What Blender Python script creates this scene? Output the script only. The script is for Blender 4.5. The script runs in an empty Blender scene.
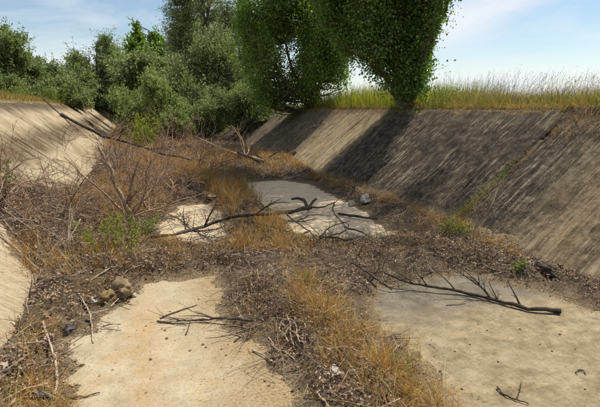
import bpy, math, random
import numpy as np
from mathutils import Vector, Matrix, noise as mnoise

rng = np.random.default_rng(7)
random.seed(7)
SC = bpy.context.scene
COL = SC.collection
R = math.radians

# ------------------------------------------------------------------ camera
FOC, CAM_H = 450.0, 1.70                 # focal length in 600 px wide picture, eye height
PITCH, YAW = R(11.98), R(-20.61)
cd = bpy.data.cameras.new('camera'); cam = bpy.data.objects.new('camera', cd); COL.objects.link(cam)
cd.sensor_width = 36; cd.lens = FOC / 600 * 36; cd.clip_start = 0.05; cd.clip_end = 5000
cam.location = (0, 0, CAM_H); cam.rotation_euler = (R(90) - PITCH, 0, YAW)
SC.camera = cam

# ------------------------------------------------------------------ sky and sun
SUN_AZ, SUN_EL = R(76), R(60)            # azimuth clockwise from +Y (the channel runs along +Y)
world = bpy.data.worlds.new('World'); SC.world = world; world.use_nodes = True
nt = world.node_tree; nt.nodes.clear()
def wn(t, **k):
    n = nt.nodes.new(t)
    for a, b in k.items(): setattr(n, a, b)
    return n
sky = wn('ShaderNodeTexSky', sky_type='NISHITA', sun_disc=False, sun_elevation=SUN_EL, sun_rotation=SUN_AZ,
         altitude=100, air_density=1.15, dust_density=0.0, ozone_density=1.0)
tc = wn('ShaderNodeTexCoord'); sep = wn('ShaderNodeSeparateXYZ')
nt.links.new(tc.outputs['Generated'], sep.inputs[0])
mx = wn('ShaderNodeMath', operation='ADD'); mx.inputs[1].default_value = 0.16
nt.links.new(sep.outputs['Z'], mx.inputs[0])
mm = wn('ShaderNodeMath', operation='MAXIMUM'); mm.inputs[1].default_value = 0.06
nt.links.new(mx.outputs[0], mm.inputs[0])
dx = wn('ShaderNodeMath', operation='DIVIDE'); dy = wn('ShaderNodeMath', operation='DIVIDE')
nt.links.new(sep.outputs['X'], dx.inputs[0]); nt.links.new(mm.outputs[0], dx.inputs[1])
nt.links.new(sep.outputs['Y'], dy.inputs[0]); nt.links.new(mm.outputs[0], dy.inputs[1])
cmb = wn('ShaderNodeCombineXYZ'); nt.links.new(dx.outputs[0], cmb.inputs[0]); nt.links.new(dy.outputs[0], cmb.inputs[1])
mp = wn('ShaderNodeMapping'); mp.inputs['Scale'].default_value = (0.75, 0.5, 1); mp.inputs['Location'].default_value = (3.9, 7.5, 0)
mp.inputs['Rotation'].default_value = (0, 0, R(40))
nt.links.new(cmb.outputs[0], mp.inputs[0])
cn = wn('ShaderNodeTexNoise'); cn.inputs['Scale'].default_value = 1.0; cn.inputs['Detail'].default_value = 9
cn.inputs['Roughness'].default_value = 0.58; cn.inputs['Distortion'].default_value = 0.5
nt.links.new(mp.outputs[0], cn.inputs['Vector'])
cr = wn('ShaderNodeValToRGB'); cr.color_ramp.elements[0].position = 0.41; cr.color_ramp.elements[1].position = 0.64
cr.color_ramp.elements[0].color = (0.02, 0.02, 0.02, 1); cr.color_ramp.elements[1].color = (0.95, 0.95, 0.95, 1)
nt.links.new(cn.outputs[0], cr.inputs[0])
# lower sky is milky
hz = wn('ShaderNodeMapRange'); hz.inputs[1].default_value = 0.0; hz.inputs[2].default_value = 0.10; hz.inputs[3].default_value = 0.6; hz.inputs[4].default_value = 0.0
nt.links.new(sep.outputs['Z'], hz.inputs[0])
ad = wn('ShaderNodeMath', operation='ADD', use_clamp=True); nt.links.new(cr.outputs[0], ad.inputs[0]); nt.links.new(hz.outputs[0], ad.inputs[1])
mix = wn('ShaderNodeMixRGB'); mix.inputs[2].default_value = (7.6, 7.9, 8.3, 1)
nt.links.new(ad.outputs[0], mix.inputs[0]); nt.links.new(sky.outputs[0], mix.inputs[1])
bg = wn('ShaderNodeBackground'); bg.inputs[1].default_value = 0.082
nt.links.new(mix.outputs[0], bg.inputs[0])
wo = wn('ShaderNodeOutputWorld'); nt.links.new(bg.outputs[0], wo.inputs[0])

sd = bpy.data.lights.new('sun', 'SUN'); sd.energy = 5.0; sd.angle = R(0.55); sd.color = (1.0, 0.93, 0.80)
sun = bpy.data.objects.new('sun', sd); COL.objects.link(sun)
sv = Vector((math.sin(SUN_AZ) * math.cos(SUN_EL), math.cos(SUN_AZ) * math.cos(SUN_EL), math.sin(SUN_EL)))
sun.rotation_euler = sv.to_track_quat('Z', 'Y').to_euler(); sun.location = (20, 5, 30)
vs = SC.view_settings; vs.view_transform = 'Standard'; vs.look = 'None'; vs.exposure = 0.52; vs.gamma = 1.0
try: vs.use_curve_mapping = False
except Exception: pass
SC.cycles.max_bounces = 6; SC.cycles.transparent_max_bounces = 4

# ------------------------------------------------------------------ helpers: maths
def hash2(ix, iy, s):
    h = (ix.astype(np.int64) * 374761393 + iy.astype(np.int64) * 668265263 + s * 1442695041) & 0xffffffff
    h = ((h ^ (h >> 13)) * 1274126177) & 0xffffffff
    return ((h ^ (h >> 16)) & 0xffff) / 65535.0
def vnoise(x, y, s=0):
    x = np.asarray(x, float); y = np.asarray(y, float)
    ix = np.floor(x); iy = np.floor(y); fx = x - ix; fy = y - iy
    fx = fx * fx * (3 - 2 * fx); fy = fy * fy * (3 - 2 * fy)
    a = hash2(ix, iy, s); b = hash2(ix + 1, iy, s); c = hash2(ix, iy + 1, s); d = hash2(ix + 1, iy + 1, s)
    return (a * (1 - fx) + b * fx) * (1 - fy) + (c * (1 - fx) + d * fx) * fy
def fbm(x, y, s=0, o=4):
    t = 0; a = 0.5
    for k in range(o):
        t = t + a * vnoise(x * 2 ** k, y * 2 ** k, s + k * 17); a *= 0.5
    return t
def smooth(e0, e1, x):
    t = np.clip((x - e0) / (e1 - e0), 0, 1); return t * t * (3 - 2 * t)
def sdf(poly, x, y):
    """signed distance, positive inside"""
    P = np.array(poly, float); Q = np.roll(P, -1, 0)
    best = np.full(x.shape, 1e9); inside = np.zeros(x.shape, bool)
    for (ax, ay), (bx, by) in zip(P, Q):
        ex, ey = bx - ax, by - ay
        t = np.clip(((x - ax) * ex + (y - ay) * ey) / (ex * ex + ey * ey + 1e-12), 0, 1)
        best = np.minimum(best, np.hypot(x - ax - t * ex, y - ay - t * ey))
        c = ((ay > y) != (by > y)) & (x < (bx - ax) * (y - ay) / (by - ay + 1e-12) + ax)
        inside ^= c
    return np.where(inside, best, -best)

# ------------------------------------------------------------------ channel cross-section and cover
XL, XR = -0.88, 4.15
RUN_R, HGT_R, RUN_L, HGT_L = 2.12, 1.66, 2.35, 1.90
def prof(x):
    x = np.asarray(x, float)
    return np.where(x < XL, np.minimum((XL - x) / RUN_L, 1) * HGT_L, np.where(x > XR, np.minimum((x - XR) / RUN_R, 1) * HGT_R, 0.0))
BARE = [
 [(-0.48,2.2),(-0.48,2.58),(-0.43,2.79),(-0.43,2.99),(-0.5,3.29),(-0.5,3.47),(-0.4,3.58),(-0.31,3.8),(-0.13,4.04),(0,4.23),(0.09,4.43),(0.5,4.46),(0.72,4.42),(0.72,4.04),(0.60,3.67),(0.68,3.21),(0.74,2.95),(0.80,2.6),(0.84,2.2),(0.8,0.3),(-0.5,0.3)],
 [(2.02,3.3),(2.15,3.45),(2.44,3.49),(2.83,3.53),(3.19,3.5),(3.28,3.23),(3.48,2.96),(3.58,2.73),(3.6,2.42),(3.62,2.2),(3.7,0.3),(1.5,0.3),(1.55,1.8),(1.68,2.01),(1.76,2.28),(1.82,2.54),(1.88,2.84)],
 [(2.15,9.22),(2.54,10.05),(3.44,10.18),(3.74,9.3),(3.62,7.86),(3.65,7.06),(3.45,5.82),(3.29,4.95),(2.8,4.89),(2.13,5.28),(2.1,6.11),(2.15,7.6)],
 [(0.66,7.99),(1.18,7.98),(1.34,7.24),(1.13,5.92),(0.67,5.51),(0.26,5.75),(0.4,6.76)],
]
LEFT_Y = [0, 3, 3.8, 4.6, 5.5, 5.8, 6.1, 6.6, 7.4, 8.9, 11.5, 20, 50]
LEFT_X = [-.9, -.88, -.93, -.97, -1.28, -1.55, -1.95, -1.85, -1.75, -1.3, -1.0, -.9, -.9]
def bareness(x, y):
    """positive where concrete is bare (metres to the edge), negative under the debris"""
    n = (fbm(x * 3.1, y * 3.1, 5) - 0.47) * 0.34 + (vnoise(x * 14, y * 14, 9) - 0.5) * 0.09 + (vnoise(x * 37, y * 37, 10) - 0.5) * 0.05
    f = np.max([sdf(p, x, y) for p in BARE], axis=0) + n
    s = (x - XR) * 1.27
    w = 0.05 + 0.26 * vnoise(y * 1.3, y * 0, 3) + 0.10 * vnoise(y * 6, y * 0, 4)
    w = w + 0.25 * smooth(10.5, 13, y) + -0.36 * (1 - smooth(3.0, 4.4, y))
    rb = s - w + n * 0.5
    jc = 5.06 + (vnoise(x * 3, x * 0, 11) - .5) * 0.16
    jn = np.abs(y - jc) - 0.06 * (1 - smooth(4.7, 5.3, x))
    rb = np.minimum(rb, np.where(x < 5.75, jn + n * 0.25, 1))
    cr_ = 6.2 - x + n * 0.3 - 0.22 * np.clip(1 - np.abs(y - 4.3) / 1.0, 0, 1)   # crest: soil spilled over the edge
    rb = np.minimum(rb, cr_)
    lb = np.interp(y, LEFT_Y, LEFT_X) - x + n * 0.9
    lb = np.minimum(lb, (x + 3.2) + n * 0.3)
    return np.where(x > XR, rb, np.where(x < XL, lb, f))
def cover(x, y):
    e = -bareness(x, y)
    bank = ((x > XR) | (x < XL)).astype(float)
    h = 0.001 + (0.035 + 0.16 * fbm(x * 1.7, y * 1.7, 21) + 0.06 * fbm(x * 7, y * 7, 25)) * smooth(0, 0.5, e) + .05 * smooth(.02, .3, e) * (vnoise(x * 9, y * 9, 27) - .3)
    h = h + 0.16 * smooth(0.1, 0.8, e) * smooth(9, 12, y)
    h = h * (1 - 0.45 * bank) * (1 - .6 * smooth(3.5, 4.1, x) * (1 - smooth(3.2, 4.4, y)))
    return np.where(e > 0, np.maximum(h, .001), -np.minimum(-e, 0.3) * 0.2)
def top(x, y):
    """height of whatever lies uppermost (concrete, soil or field)"""
    x = np.asarray(x, float); y = np.asarray(y, float)
    p = prof(x); c = cover(x, y)
    z = p + np.maximum(c, 0)
    z = np.where(x > 6.28, field(x, y), z); z = np.where(x < -3.24, field(x, y), z)
    return z
def field(x, y):
    r = HGT_R + 0.05 + 0.10 * smooth(6.3, 8, x) + 0.10 * (fbm(x * .8, y * .8, 31) - .45)
    l = HGT_L + 0.04 + 0.22 * smooth(3.3, 4.6, -x) + 0.10 * (fbm(x * .8, y * .8, 33) - .45)
    return np.where(x > 1.5, r, l)

# pixel -> place in the channel (used only to measure places off the photograph)
cy_, sy_ = math.cos(YAW), math.sin(YAW); cp_, sp_ = math.cos(PITCH), math.sin(PITCH)
def ray(px, py):
    a = (px - 300) / FOC; u = -(py - 203.5) / FOC
    b = u * sp_ + cp_; c = u * cp_ - sp_
    return np.array([a * cy_ - b * sy_, a * sy_ + b * cy_, c])
def at(px, py, Y):
    d = ray(px, py); return np.array([0, 0, CAM_H]) + d * (Y / d[1])
def spot(px, py, lift=0.0):
    d = ray(px, py); t = np.concatenate([np.arange(0.5, 12, .01), np.arange(12, 60, .05)])
    P = np.array([0, 0, CAM_H]) + d[None] * t[:, None]
    k = np.argmax(P[:, 2] < top(P[:, 0], P[:, 1]) + lift)
    return P[k]

# ------------------------------------------------------------------ helpers: meshes
class MB:
    def __init__(s): s.v = []; s.q = []; s.t = []; s.n = 0; s.uv = []
    def add(s, v, q=None, t=None, uvv=None):
        v = np.asarray(v, np.float32).reshape(-1, 3)
        if q is not None and len(q): s.q.append(np.asarray(q, np.int32) + s.n)
        if t is not None and len(t): s.t.append(np.asarray(t, np.int32) + s.n)
        s.v.append(v); s.uv.append(np.zeros((len(v), 2), np.float32) if uvv is None else np.asarray(uvv, np.float32)); s.n += len(v)
    def tube(s, pts, rad, k=5, cap=True):
        pts = np.asarray(pts, float); rad = np.asarray(rad, float); n = len(pts)
        T = np.gradient(pts, axis=0); T /= np.linalg.norm(T, axis=1)[:, None] + 1e-9
        m = np.abs(T.mean(0)); ref = np.eye(3)[np.argmin(m)]
        U = np.cross(T, ref); U /= np.linalg.norm(U, axis=1)[:, None] + 1e-9; V = np.cross(T, U)
        a = np.arange(k) * 2 * np.pi / k
        v = pts[:, None] + rad[:, None, None] * (np.cos(a)[None, :, None] * U[:, None] + np.sin(a)[None, :, None] * V[:, None])
        i = np.arange(n - 1)[:, None] * k; j = np.arange(k)[None]; j2 = (j + 1) % k
        q = np.stack([i + j, i + j2, i + k + j2, i + k + j], -1).reshape(-1, 4)
        L = np.concatenate([[0], np.cumsum(np.linalg.norm(np.diff(pts, axis=0), axis=1))])
        uv = np.stack([np.tile(a / 6.283, n), np.repeat(L, k)], -1)
        v = v.reshape(-1, 3)
        t = None
        if cap:
            v = np.vstack([v, pts[0], pts[-1]]); uv = np.vstack([uv, [0, 0], [0, L[-1]]])
            c0, c1 = n * k, n * k + 1; b = (n - 1) * k; jj = np.arange(k); jn = (jj + 1) % k
            t = np.vstack([np.stack([np.full(k, c0), jn, jj], -1), np.stack([np.full(k, c1), b + jj, b + jn], -1)])
        s.add(v, q, t, uv)
    def build(s, name, m, parent=None, smoothed=False, loc=None):
        me = bpy.data.meshes.new(name)
        v = np.concatenate(s.v) if s.v else np.zeros((0, 3), np.float32)
        if loc is not None: v = v - np.asarray(loc, np.float32)
        q = np.concatenate(s.q) if s.q else np.zeros((0, 4), np.int32); t = np.concatenate(s.t) if s.t else np.zeros((0, 3), np.int32)
        me.vertices.add(len(v)); me.vertices.foreach_set('co', v.astype(np.float32).ravel())
        li = np.concatenate([q.ravel(), t.ravel()]).astype(np.int32)
        me.loops.add(len(li)); me.loops.foreach_set('vertex_index', li)
        st = np.concatenate([np.arange(len(q)) * 4, len(q) * 4 + np.arange(len(t)) * 3]).astype(np.int32)
        me.polygons.add(len(st)); me.polygons.foreach_set('loop_start', st)
        me.polygons.foreach_set('use_smooth', np.full(len(st), smoothed))
        uv = np.concatenate(s.uv)[li] if len(li) else np.zeros((0, 2))
        ul = me.uv_layers.new(name='UVMap'); ul.data.foreach_set('uv', uv.astype(np.float32).ravel())
        me.update(calc_edges=True)
        if m is not None: me.materials.append(m)
        o = bpy.data.objects.new(name, me); COL.objects.link(o)
        if parent is not None: o.parent = parent
        if loc is not None: o.location = loc
        return o
def tag(o, label=None, cat=None, group=None, kind=None):
    if label: o['label'] = label
    if cat: o['category'] = cat
    if group: o['group'] = group
    if kind: o['kind'] = kind
    return o
def empty(name, loc):
    o = bpy.data.objects.new(name, None); COL.objects.link(o); o.location = loc; o.empty_display_size = 0.2; return o
def ico(sub=3):
    import bmesh
    bm = bmesh.new(); bmesh.ops.create_icosphere(bm, subdivisions=sub, radius=1)
    v = np.array([x.co[:] for x in bm.verts]); f = np.array([[y.index for y in x.verts] for x in bm.faces]); bm.free(); return v, f
ICO3 = ico(4); ICO2 = ico(2)
def lump(mb, c, size, seed, rough=0.35, base=ICO3, freq=1.3, flat=None):
    v, f = base
    o = Vector((seed * 7.13, seed * 3.7, seed * 1.9))
    d = np.array([mnoise.fractal(Vector(p) * freq + o, 1.0, 2.0, 5) for p in v])
    cell = np.array([mnoise.voronoi(Vector(p) * 1.1 + o)[0][0] for p in v])
    w = v * (1 + rough * d + rough * 0.5 * (cell - 0.4))[:, None] * np.asarray(size)
    a = seed * 2.4; ca, sa = math.cos(a), math.sin(a)
    w = np.stack([w[:, 0] * ca - w[:, 1] * sa, w[:, 0] * sa + w[:, 1] * ca, w[:, 2]], -1)
    mb.add(w + np.asarray(c), t=f, uvv=v[:, :2])

# ------------------------------------------------------------------ helpers: materials
class NT:
    def __init__(s, name):
        s.m = bpy.data.materials.new(name); s.m.use_nodes = True; s.t = s.m.node_tree; s.t.nodes.clear()
        s.out = s.t.nodes.new('ShaderNodeOutputMaterial')
    def n(s, typ, ins=None, **k):
        n = s.t.nodes.new(typ)
        for a, b in k.items(): setattr(n, a, b)
        for a, b in (ins or {}).items():
            if isinstance(b, bpy.types.NodeSocket): s.t.links.new(b, n.inputs[a])
            else: n.inputs[a].default_value = b
        return n
    def noise(s, vec, scale, detail=5, rough=.55, dist=0):
        return s.n('ShaderNodeTexNoise', {'Vector': vec, 'Scale': scale, 'Detail': detail, 'Roughness': rough, 'Distortion': dist}).outputs[0]
    def ramp(s, fac, stops):
        r = s.n('ShaderNodeValToRGB', {'Fac': fac}); e = r.color_ramp.elements
        while len(e) < len(stops): e.new(0.5)
        for x, (p, c) in zip(e, stops):
            x.position = p; x.color = (c, c, c, 1) if not isinstance(c, tuple) else (*c, 1)
        return r.outputs[0]
    def mix(s, f, a, b, mode='MIX'):
        n = s.n('ShaderNodeMixRGB', blend_type=mode)
        for i, x in ((0, f), (1, a), (2, b)):
            if isinstance(x, bpy.types.NodeSocket): s.t.links.new(x, n.inputs[i])
            else: n.inputs[i].default_value = (*x, 1) if isinstance(x, tuple) else x
        return n.outputs[0]
    def math(s, op, a, b=0.0, clamp=False):
        n = s.n('ShaderNodeMath', {0: a, 1: b}, operation=op, use_clamp=clamp); return n.outputs[0]
    def range(s, v, a, b, c=0., d=1.):
        return s.n('ShaderNodeMapRange', {0: v, 1: a, 2: b, 3: c, 4: d}).outputs[0]
    def scale(s, vec, sc, loc=(0, 0, 0)):
        return s.n('ShaderNodeMapping', {'Vector': vec, 'Scale': sc, 'Location': loc}).outputs[0]
    def obj(s): return s.n('ShaderNodeTexCoord').outputs['Object']
    def pos(s): return s.n('ShaderNodeNewGeometry').outputs['Position']
    def uv(s): return s.n('ShaderNodeTexCoord').outputs['UV']
    def rnd(s): return s.n('ShaderNodeNewGeometry').outputs['Random Per Island']
    def bump(s, h, strength=.5, dist=.02, normal=None):
        i = {'Height': h, 'Strength': strength, 'Distance': dist}
        if normal is not None: i['Normal'] = normal
        return s.n('ShaderNodeBump', i).outputs[0]
    def surf(s, col, rough=.9, normal=None, spec=.25):
        i = {'Base Color': (*col, 1) if isinstance(col, tuple) else col, 'Roughness': rough, 'Specular IOR Level': spec}
        if normal is not None: i['Normal'] = normal
        p = s.n('ShaderNodeBsdfPrincipled', i); s.t.links.new(p.outputs[0], s.out.inputs[0]); return p
    def leafy(s, col, trans=.35, tint=(1.5, 1.5, .7), rough=.55, spec=.3):
        p = s.n('ShaderNodeBsdfPrincipled', {'Base Color': col, 'Roughness': rough, 'Specular IOR Level': spec})
        tr = s.n('ShaderNodeBsdfTranslucent', {'Color': s.mix(1.0, col, tint, 'MULTIPLY')})
        m = s.n('ShaderNodeMixShader', {0: trans, 1: p.outputs[0], 2: tr.outputs[0]})
        s.t.links.new(m.outputs[0], s.out.inputs[0])

def mat_floor():
    k = NT('floor_concrete'); P = k.pos()
    big = k.noise(P, .9, 4, .6); mid = k.noise(P, 4.5, 8, .7); fine = k.noise(P, 55, 6, .75); grit = k.noise(P, 210, 3, .6)
    sp = k.n('ShaderNodeSeparateXYZ', {0: P}); X, Y = sp.outputs[0], sp.outputs[1]
    c = k.ramp(mid, [(.30, (.23, .182, .12)), (.5, (.315, .262, .182)), (.70, (.38, .325, .238))])
    c = k.mix(k.ramp(big, [(.46, 0.), (.64, .5)]), c, (.29, .24, .165))
    c = k.mix(k.ramp(k.noise(P, 2.2, 8, .72, .6), [(.50, 0.), (.66, .55)]), c, (.33, .235, .12))
    # clean grey far slab
    farm = k.math('MULTIPLY', k.range(k.math('ADD', Y, k.math('MULTIPLY', mid, .6)), 4.9, 5.5, 0, .85), k.range(X, 1.5, 2.1, .3, 1))
    c = k.mix(farm, c, k.ramp(mid, [(.3, (.40, .30, .19)), (.5, (.57, .45, .31)), (.75, (.64, .52, .375))]))
    # dusty, soiled right-hand slab
    dx_ = k.math('MULTIPLY', k.range(X, 1.3, 1.7, 0, 1), k.range(Y, 4.4, 4.0, 0, 1))
    c = k.mix(k.math('MULTIPLY', dx_, k.ramp(k.noise(P, 3.4, 8, .72), [(.34, .35), (.56, .95)])), c, k.ramp(k.noise(P, 8, 7, .75), [(.34, (.10, .077, .045)), (.52, (.185, .145, .086)), (.68, (.285, .232, .148))]))
    # rusty run along the first slab
    xw = k.math('ADD', X, k.math('MULTIPLY', k.math('SUBTRACT', k.noise(P, 3, 6, .65), .5), .5))
    run = k.math('MULTIPLY', k.range(k.math('ABSOLUTE', k.math('ADD', xw, 0.02)), .03, .2, 1, 0), k.range(Y, 4.3, 3.6, 0, 1))
    run = k.math('MULTIPLY', run, k.range(k.noise(P, 11, 7, .75), .36, .62, .1, .7))
    c = k.mix(run, c, (.30, .19, .085))
    # tan dust blown in from the litter strip
    du = k.math('MULTIPLY', k.range(k.math('ADD', X, k.math('MULTIPLY', k.math('SUBTRACT', k.noise(P, 2.4, 7, .7), .5), .9)), .28, .62, 0, .85), k.range(X, 1.3, 1.2, 0, 1))
    c = k.mix(k.math('MULTIPLY', du, k.range(Y, 5.2, 4.6, 0, 1)), c, k.ramp(fine, [(.35, (.15, .105, .055)), (.62, (.27, .20, .11))]))
    # poplar shade and stain painted as a grey patch on the slab towards the bank
    w1 = k.math('ADD', Y, k.math('MULTIPLY', k.noise(P, 2.6, 7, .68), 1.0))
    shade_stain = k.math('MULTIPLY', k.range(w1, 3.15, 3.6, 0, .88), k.range(X, 1.6, 2.0, 0, 1))
    shade_stain = k.math('MULTIPLY', shade_stain, k.range(Y, 4.6, 4.9, 1, 0))
    c = k.mix(shade_stain, c, k.ramp(mid, [(.35, (.065, .057, .045)), (.65, (.165, .145, .115))]))
    c = k.mix(1., c, k.ramp(fine, [(.32, .55), (.46, .95), (.6, 1.05), (.74, 1.25)]), 'MULTIPLY')
    c = k.mix(k.ramp(k.noise(P, 24, 5, .7), [(.60, 0.), (.70, .5)]), c, (.15, .11, .07))
    vo = k.n('ShaderNodeTexVoronoi', {'Vector': k.n('ShaderNodeVectorMath', {0: P, 1: k.n('ShaderNodeTexNoise', {'Vector': P, 'Scale': 3., 'Detail': 4.}).outputs['Color']}, operation='ADD').outputs[0], 'Scale': .5}, feature='DISTANCE_TO_EDGE')
    crk = k.math('MULTIPLY', k.range(vo.outputs['Distance'], .002, .005, 1, 0), k.ramp(k.noise(P, 1.3, 2), [(.52, 0.), (.6, .7)]))
    c = k.mix(crk, c, (.10, .075, .05))
    h = k.math('ADD', k.math('MULTIPLY', fine, .5), k.math('ADD', k.math('MULTIPLY', grit, .2), k.math('MULTIPLY', mid, 1.6)))
    k.surf(c, .95, k.bump(k.math('SUBTRACT', h, crk), .5, .008), .15); return k.m
def mat_bank(name, dark, seed):
    k = NT(name); U = k.uv(); P = k.obj()          # u along the channel, v up the slope (metres)
    warp = k.n('ShaderNodeVectorMath', {0: U, 1: k.n('ShaderNodeVectorMath', {0: k.n('ShaderNodeTexNoise', {'Vector': U, 'Scale': 1.6, 'Detail': 5.}).outputs['Color'], 1: (.07, .25, 0)}, operation='MULTIPLY').outputs[0]}, operation='ADD').outputs[0]
    st1 = k.noise(k.scale(warp, (6, .55, 1), (seed, 0, 0)), 1, 8, .72, .4)
    st2 = k.noise(k.scale(warp, (17, .9, 1), (seed * 2, 3, 0)), 1, 6, .7)
    st4 = k.noise(k.scale(warp, (40, 2.6, 1), (seed * 5, 3, 0)), 1, 6, .7)
    st3 = k.noise(k.scale(warp, (2.2, .6, 1), (seed, 9, 0)), 1, 7, .7)
    pat = k.noise(k.scale(U, (.6, .9, 1), (seed * 3, 1, 0)), 1, 7, .68)
    fine = k.noise(P, 26, 9, .82); blot = k.noise(P, 7, 10, .78); grit = k.noise(P, 120, 3, .6)
    sx = k.n('ShaderNodeSeparateXYZ', {0: U})
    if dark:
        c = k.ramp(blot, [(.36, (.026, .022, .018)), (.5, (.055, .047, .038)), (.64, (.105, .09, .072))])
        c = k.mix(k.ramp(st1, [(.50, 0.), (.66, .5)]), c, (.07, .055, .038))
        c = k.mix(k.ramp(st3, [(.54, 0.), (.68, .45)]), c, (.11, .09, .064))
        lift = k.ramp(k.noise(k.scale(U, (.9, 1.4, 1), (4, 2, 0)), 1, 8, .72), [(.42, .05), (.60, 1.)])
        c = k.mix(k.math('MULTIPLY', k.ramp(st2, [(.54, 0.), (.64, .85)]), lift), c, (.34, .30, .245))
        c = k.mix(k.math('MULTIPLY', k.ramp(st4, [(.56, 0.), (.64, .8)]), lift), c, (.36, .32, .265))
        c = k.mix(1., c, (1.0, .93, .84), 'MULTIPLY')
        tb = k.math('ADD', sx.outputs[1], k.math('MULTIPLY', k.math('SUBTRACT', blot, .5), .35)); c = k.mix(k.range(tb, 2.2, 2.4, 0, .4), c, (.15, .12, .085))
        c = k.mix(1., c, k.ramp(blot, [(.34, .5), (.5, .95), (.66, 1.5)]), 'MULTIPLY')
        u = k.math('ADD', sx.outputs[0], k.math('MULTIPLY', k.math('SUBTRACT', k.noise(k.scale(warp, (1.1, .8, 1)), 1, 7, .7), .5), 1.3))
        pale = k.math('MAXIMUM', k.range(u, 4.4, 3.6, 0, .62), k.math('MULTIPLY', k.range(u, 9.8, 10.3, 0, 1), k.range(u, 13.2, 12.2, .2, 1)))  # sunlit gap between poplar shadows painted paler; near end past the shade too
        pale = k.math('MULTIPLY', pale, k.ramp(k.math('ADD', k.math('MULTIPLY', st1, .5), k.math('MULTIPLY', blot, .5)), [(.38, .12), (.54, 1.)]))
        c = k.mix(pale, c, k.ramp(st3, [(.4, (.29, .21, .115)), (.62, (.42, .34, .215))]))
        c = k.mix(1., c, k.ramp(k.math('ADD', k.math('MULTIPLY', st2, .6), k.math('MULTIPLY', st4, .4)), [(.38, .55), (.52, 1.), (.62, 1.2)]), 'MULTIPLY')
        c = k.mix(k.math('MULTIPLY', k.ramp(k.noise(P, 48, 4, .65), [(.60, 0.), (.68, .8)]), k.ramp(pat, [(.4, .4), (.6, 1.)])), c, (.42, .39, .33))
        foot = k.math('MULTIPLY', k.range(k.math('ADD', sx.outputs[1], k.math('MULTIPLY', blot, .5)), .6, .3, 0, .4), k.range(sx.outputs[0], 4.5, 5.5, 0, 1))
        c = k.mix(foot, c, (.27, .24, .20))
    else:
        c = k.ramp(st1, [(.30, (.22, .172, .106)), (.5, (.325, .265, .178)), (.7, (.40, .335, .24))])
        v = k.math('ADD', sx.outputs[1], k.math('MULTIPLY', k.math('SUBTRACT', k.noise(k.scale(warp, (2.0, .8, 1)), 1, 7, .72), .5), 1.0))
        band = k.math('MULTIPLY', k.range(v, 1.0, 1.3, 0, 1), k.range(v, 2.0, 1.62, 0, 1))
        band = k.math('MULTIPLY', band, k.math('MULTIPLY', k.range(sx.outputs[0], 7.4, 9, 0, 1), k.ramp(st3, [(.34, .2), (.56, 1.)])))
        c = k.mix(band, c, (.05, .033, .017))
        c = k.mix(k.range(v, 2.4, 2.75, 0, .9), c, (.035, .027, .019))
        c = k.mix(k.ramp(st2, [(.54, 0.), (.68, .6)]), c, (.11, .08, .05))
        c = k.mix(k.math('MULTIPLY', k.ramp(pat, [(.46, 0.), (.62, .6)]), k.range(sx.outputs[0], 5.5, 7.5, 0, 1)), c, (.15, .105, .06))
    c = k.mix(1., c, k.ramp(fine, [(.33, .38), (.46, .92), (.58, 1.05), (.74, 1.5)]), 'MULTIPLY')
    c = k.mix(k.ramp(k.noise(P, 15, 7, .75), [(.60, 0.), (.72, .45)]), c, (.15, .12, .085) if not dark else (.04, .032, .024))
    h = k.math('ADD', k.math('MULTIPLY', st1, 1.), k.math('ADD', k.math('MULTIPLY', fine, 1.1), k.math('ADD', k.math('MULTIPLY', blot, 1.2), k.math('MULTIPLY', grit, .3))))
    k.surf(c, .97, k.bump(h, .7 if dark else .5, .02), .12); return k.m
def mat_soil():
    k = NT('soil'); P = k.pos()
    n = k.noise(P, 6, 7, .7); f = k.noise(P, 70, 4, .7)
    c = k.ramp(n, [(.3, (.045, .033, .024)), (.5, (.115, .085, .058)), (.7, (.22, .168, .115))])
    e = k.n('ShaderNodeSeparateXYZ', {0: k.uv()}).outputs[0]      # metres in from the edge of the drift: thin drift is pale dust
    c = k.mix(k.range(k.math('ADD', e, k.math('MULTIPLY', k.math('SUBTRACT', n, .5), .25)), .0, .2, .9, 0), c, k.ramp(f, [(.34, (.16, .12, .07)), (.62, (.30, .23, .14))]))
    c = k.mix(1., c, k.ramp(f, [(.3, .45), (.5, 1.), (.7, 1.7)]), 'MULTIPLY')
    k.surf(c, 1., k.bump(k.math('ADD', n, f), 1., .03), .1); return k.m
def mat_field():
    k = NT('field_soil'); P = k.pos()
    c = k.ramp(k.noise(P, 1.5, 7, .7), [(.3, (.09, .075, .03)), (.5, (.16, .13, .055)), (.7, (.23, .18, .09))])
    k.surf(c, 1., k.bump(k.noise(P, 20, 6, .7), .8, .05), .1); return k.m
def mat_island(name, stops, rough=.8, leaf=None, alongv=None):
    k = NT(name); c = k.ramp(k.rnd(), stops)
    if alongv:
        v = k.n('ShaderNodeSeparateXYZ', {0: k.uv()}).outputs[1]
        c = k.mix(k.range(v, alongv[0], alongv[1]), c, alongv[2])
    if leaf is not None: k.leafy(c, *leaf)
    else: k.surf(c, rough, None, .2)
    return k.m
def mat_bark(name, a, b, sc=18, streak=(1, 1, .25), bump=.6):
    k = NT(name); P = k.obj()
    n = k.noise(k.scale(P, streak), sc, 6, .7); f = k.noise(P, sc * 6, 3, .6)
    c = k.ramp(n, [(.34, a), (.64, b)]); c = k.mix(1., c, k.ramp(f, [(.3, .6), (.6, 1.15)]), 'MULTIPLY')
    k.surf(c, .9, k.bump(n, bump, .01), .2); return k.m
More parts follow.
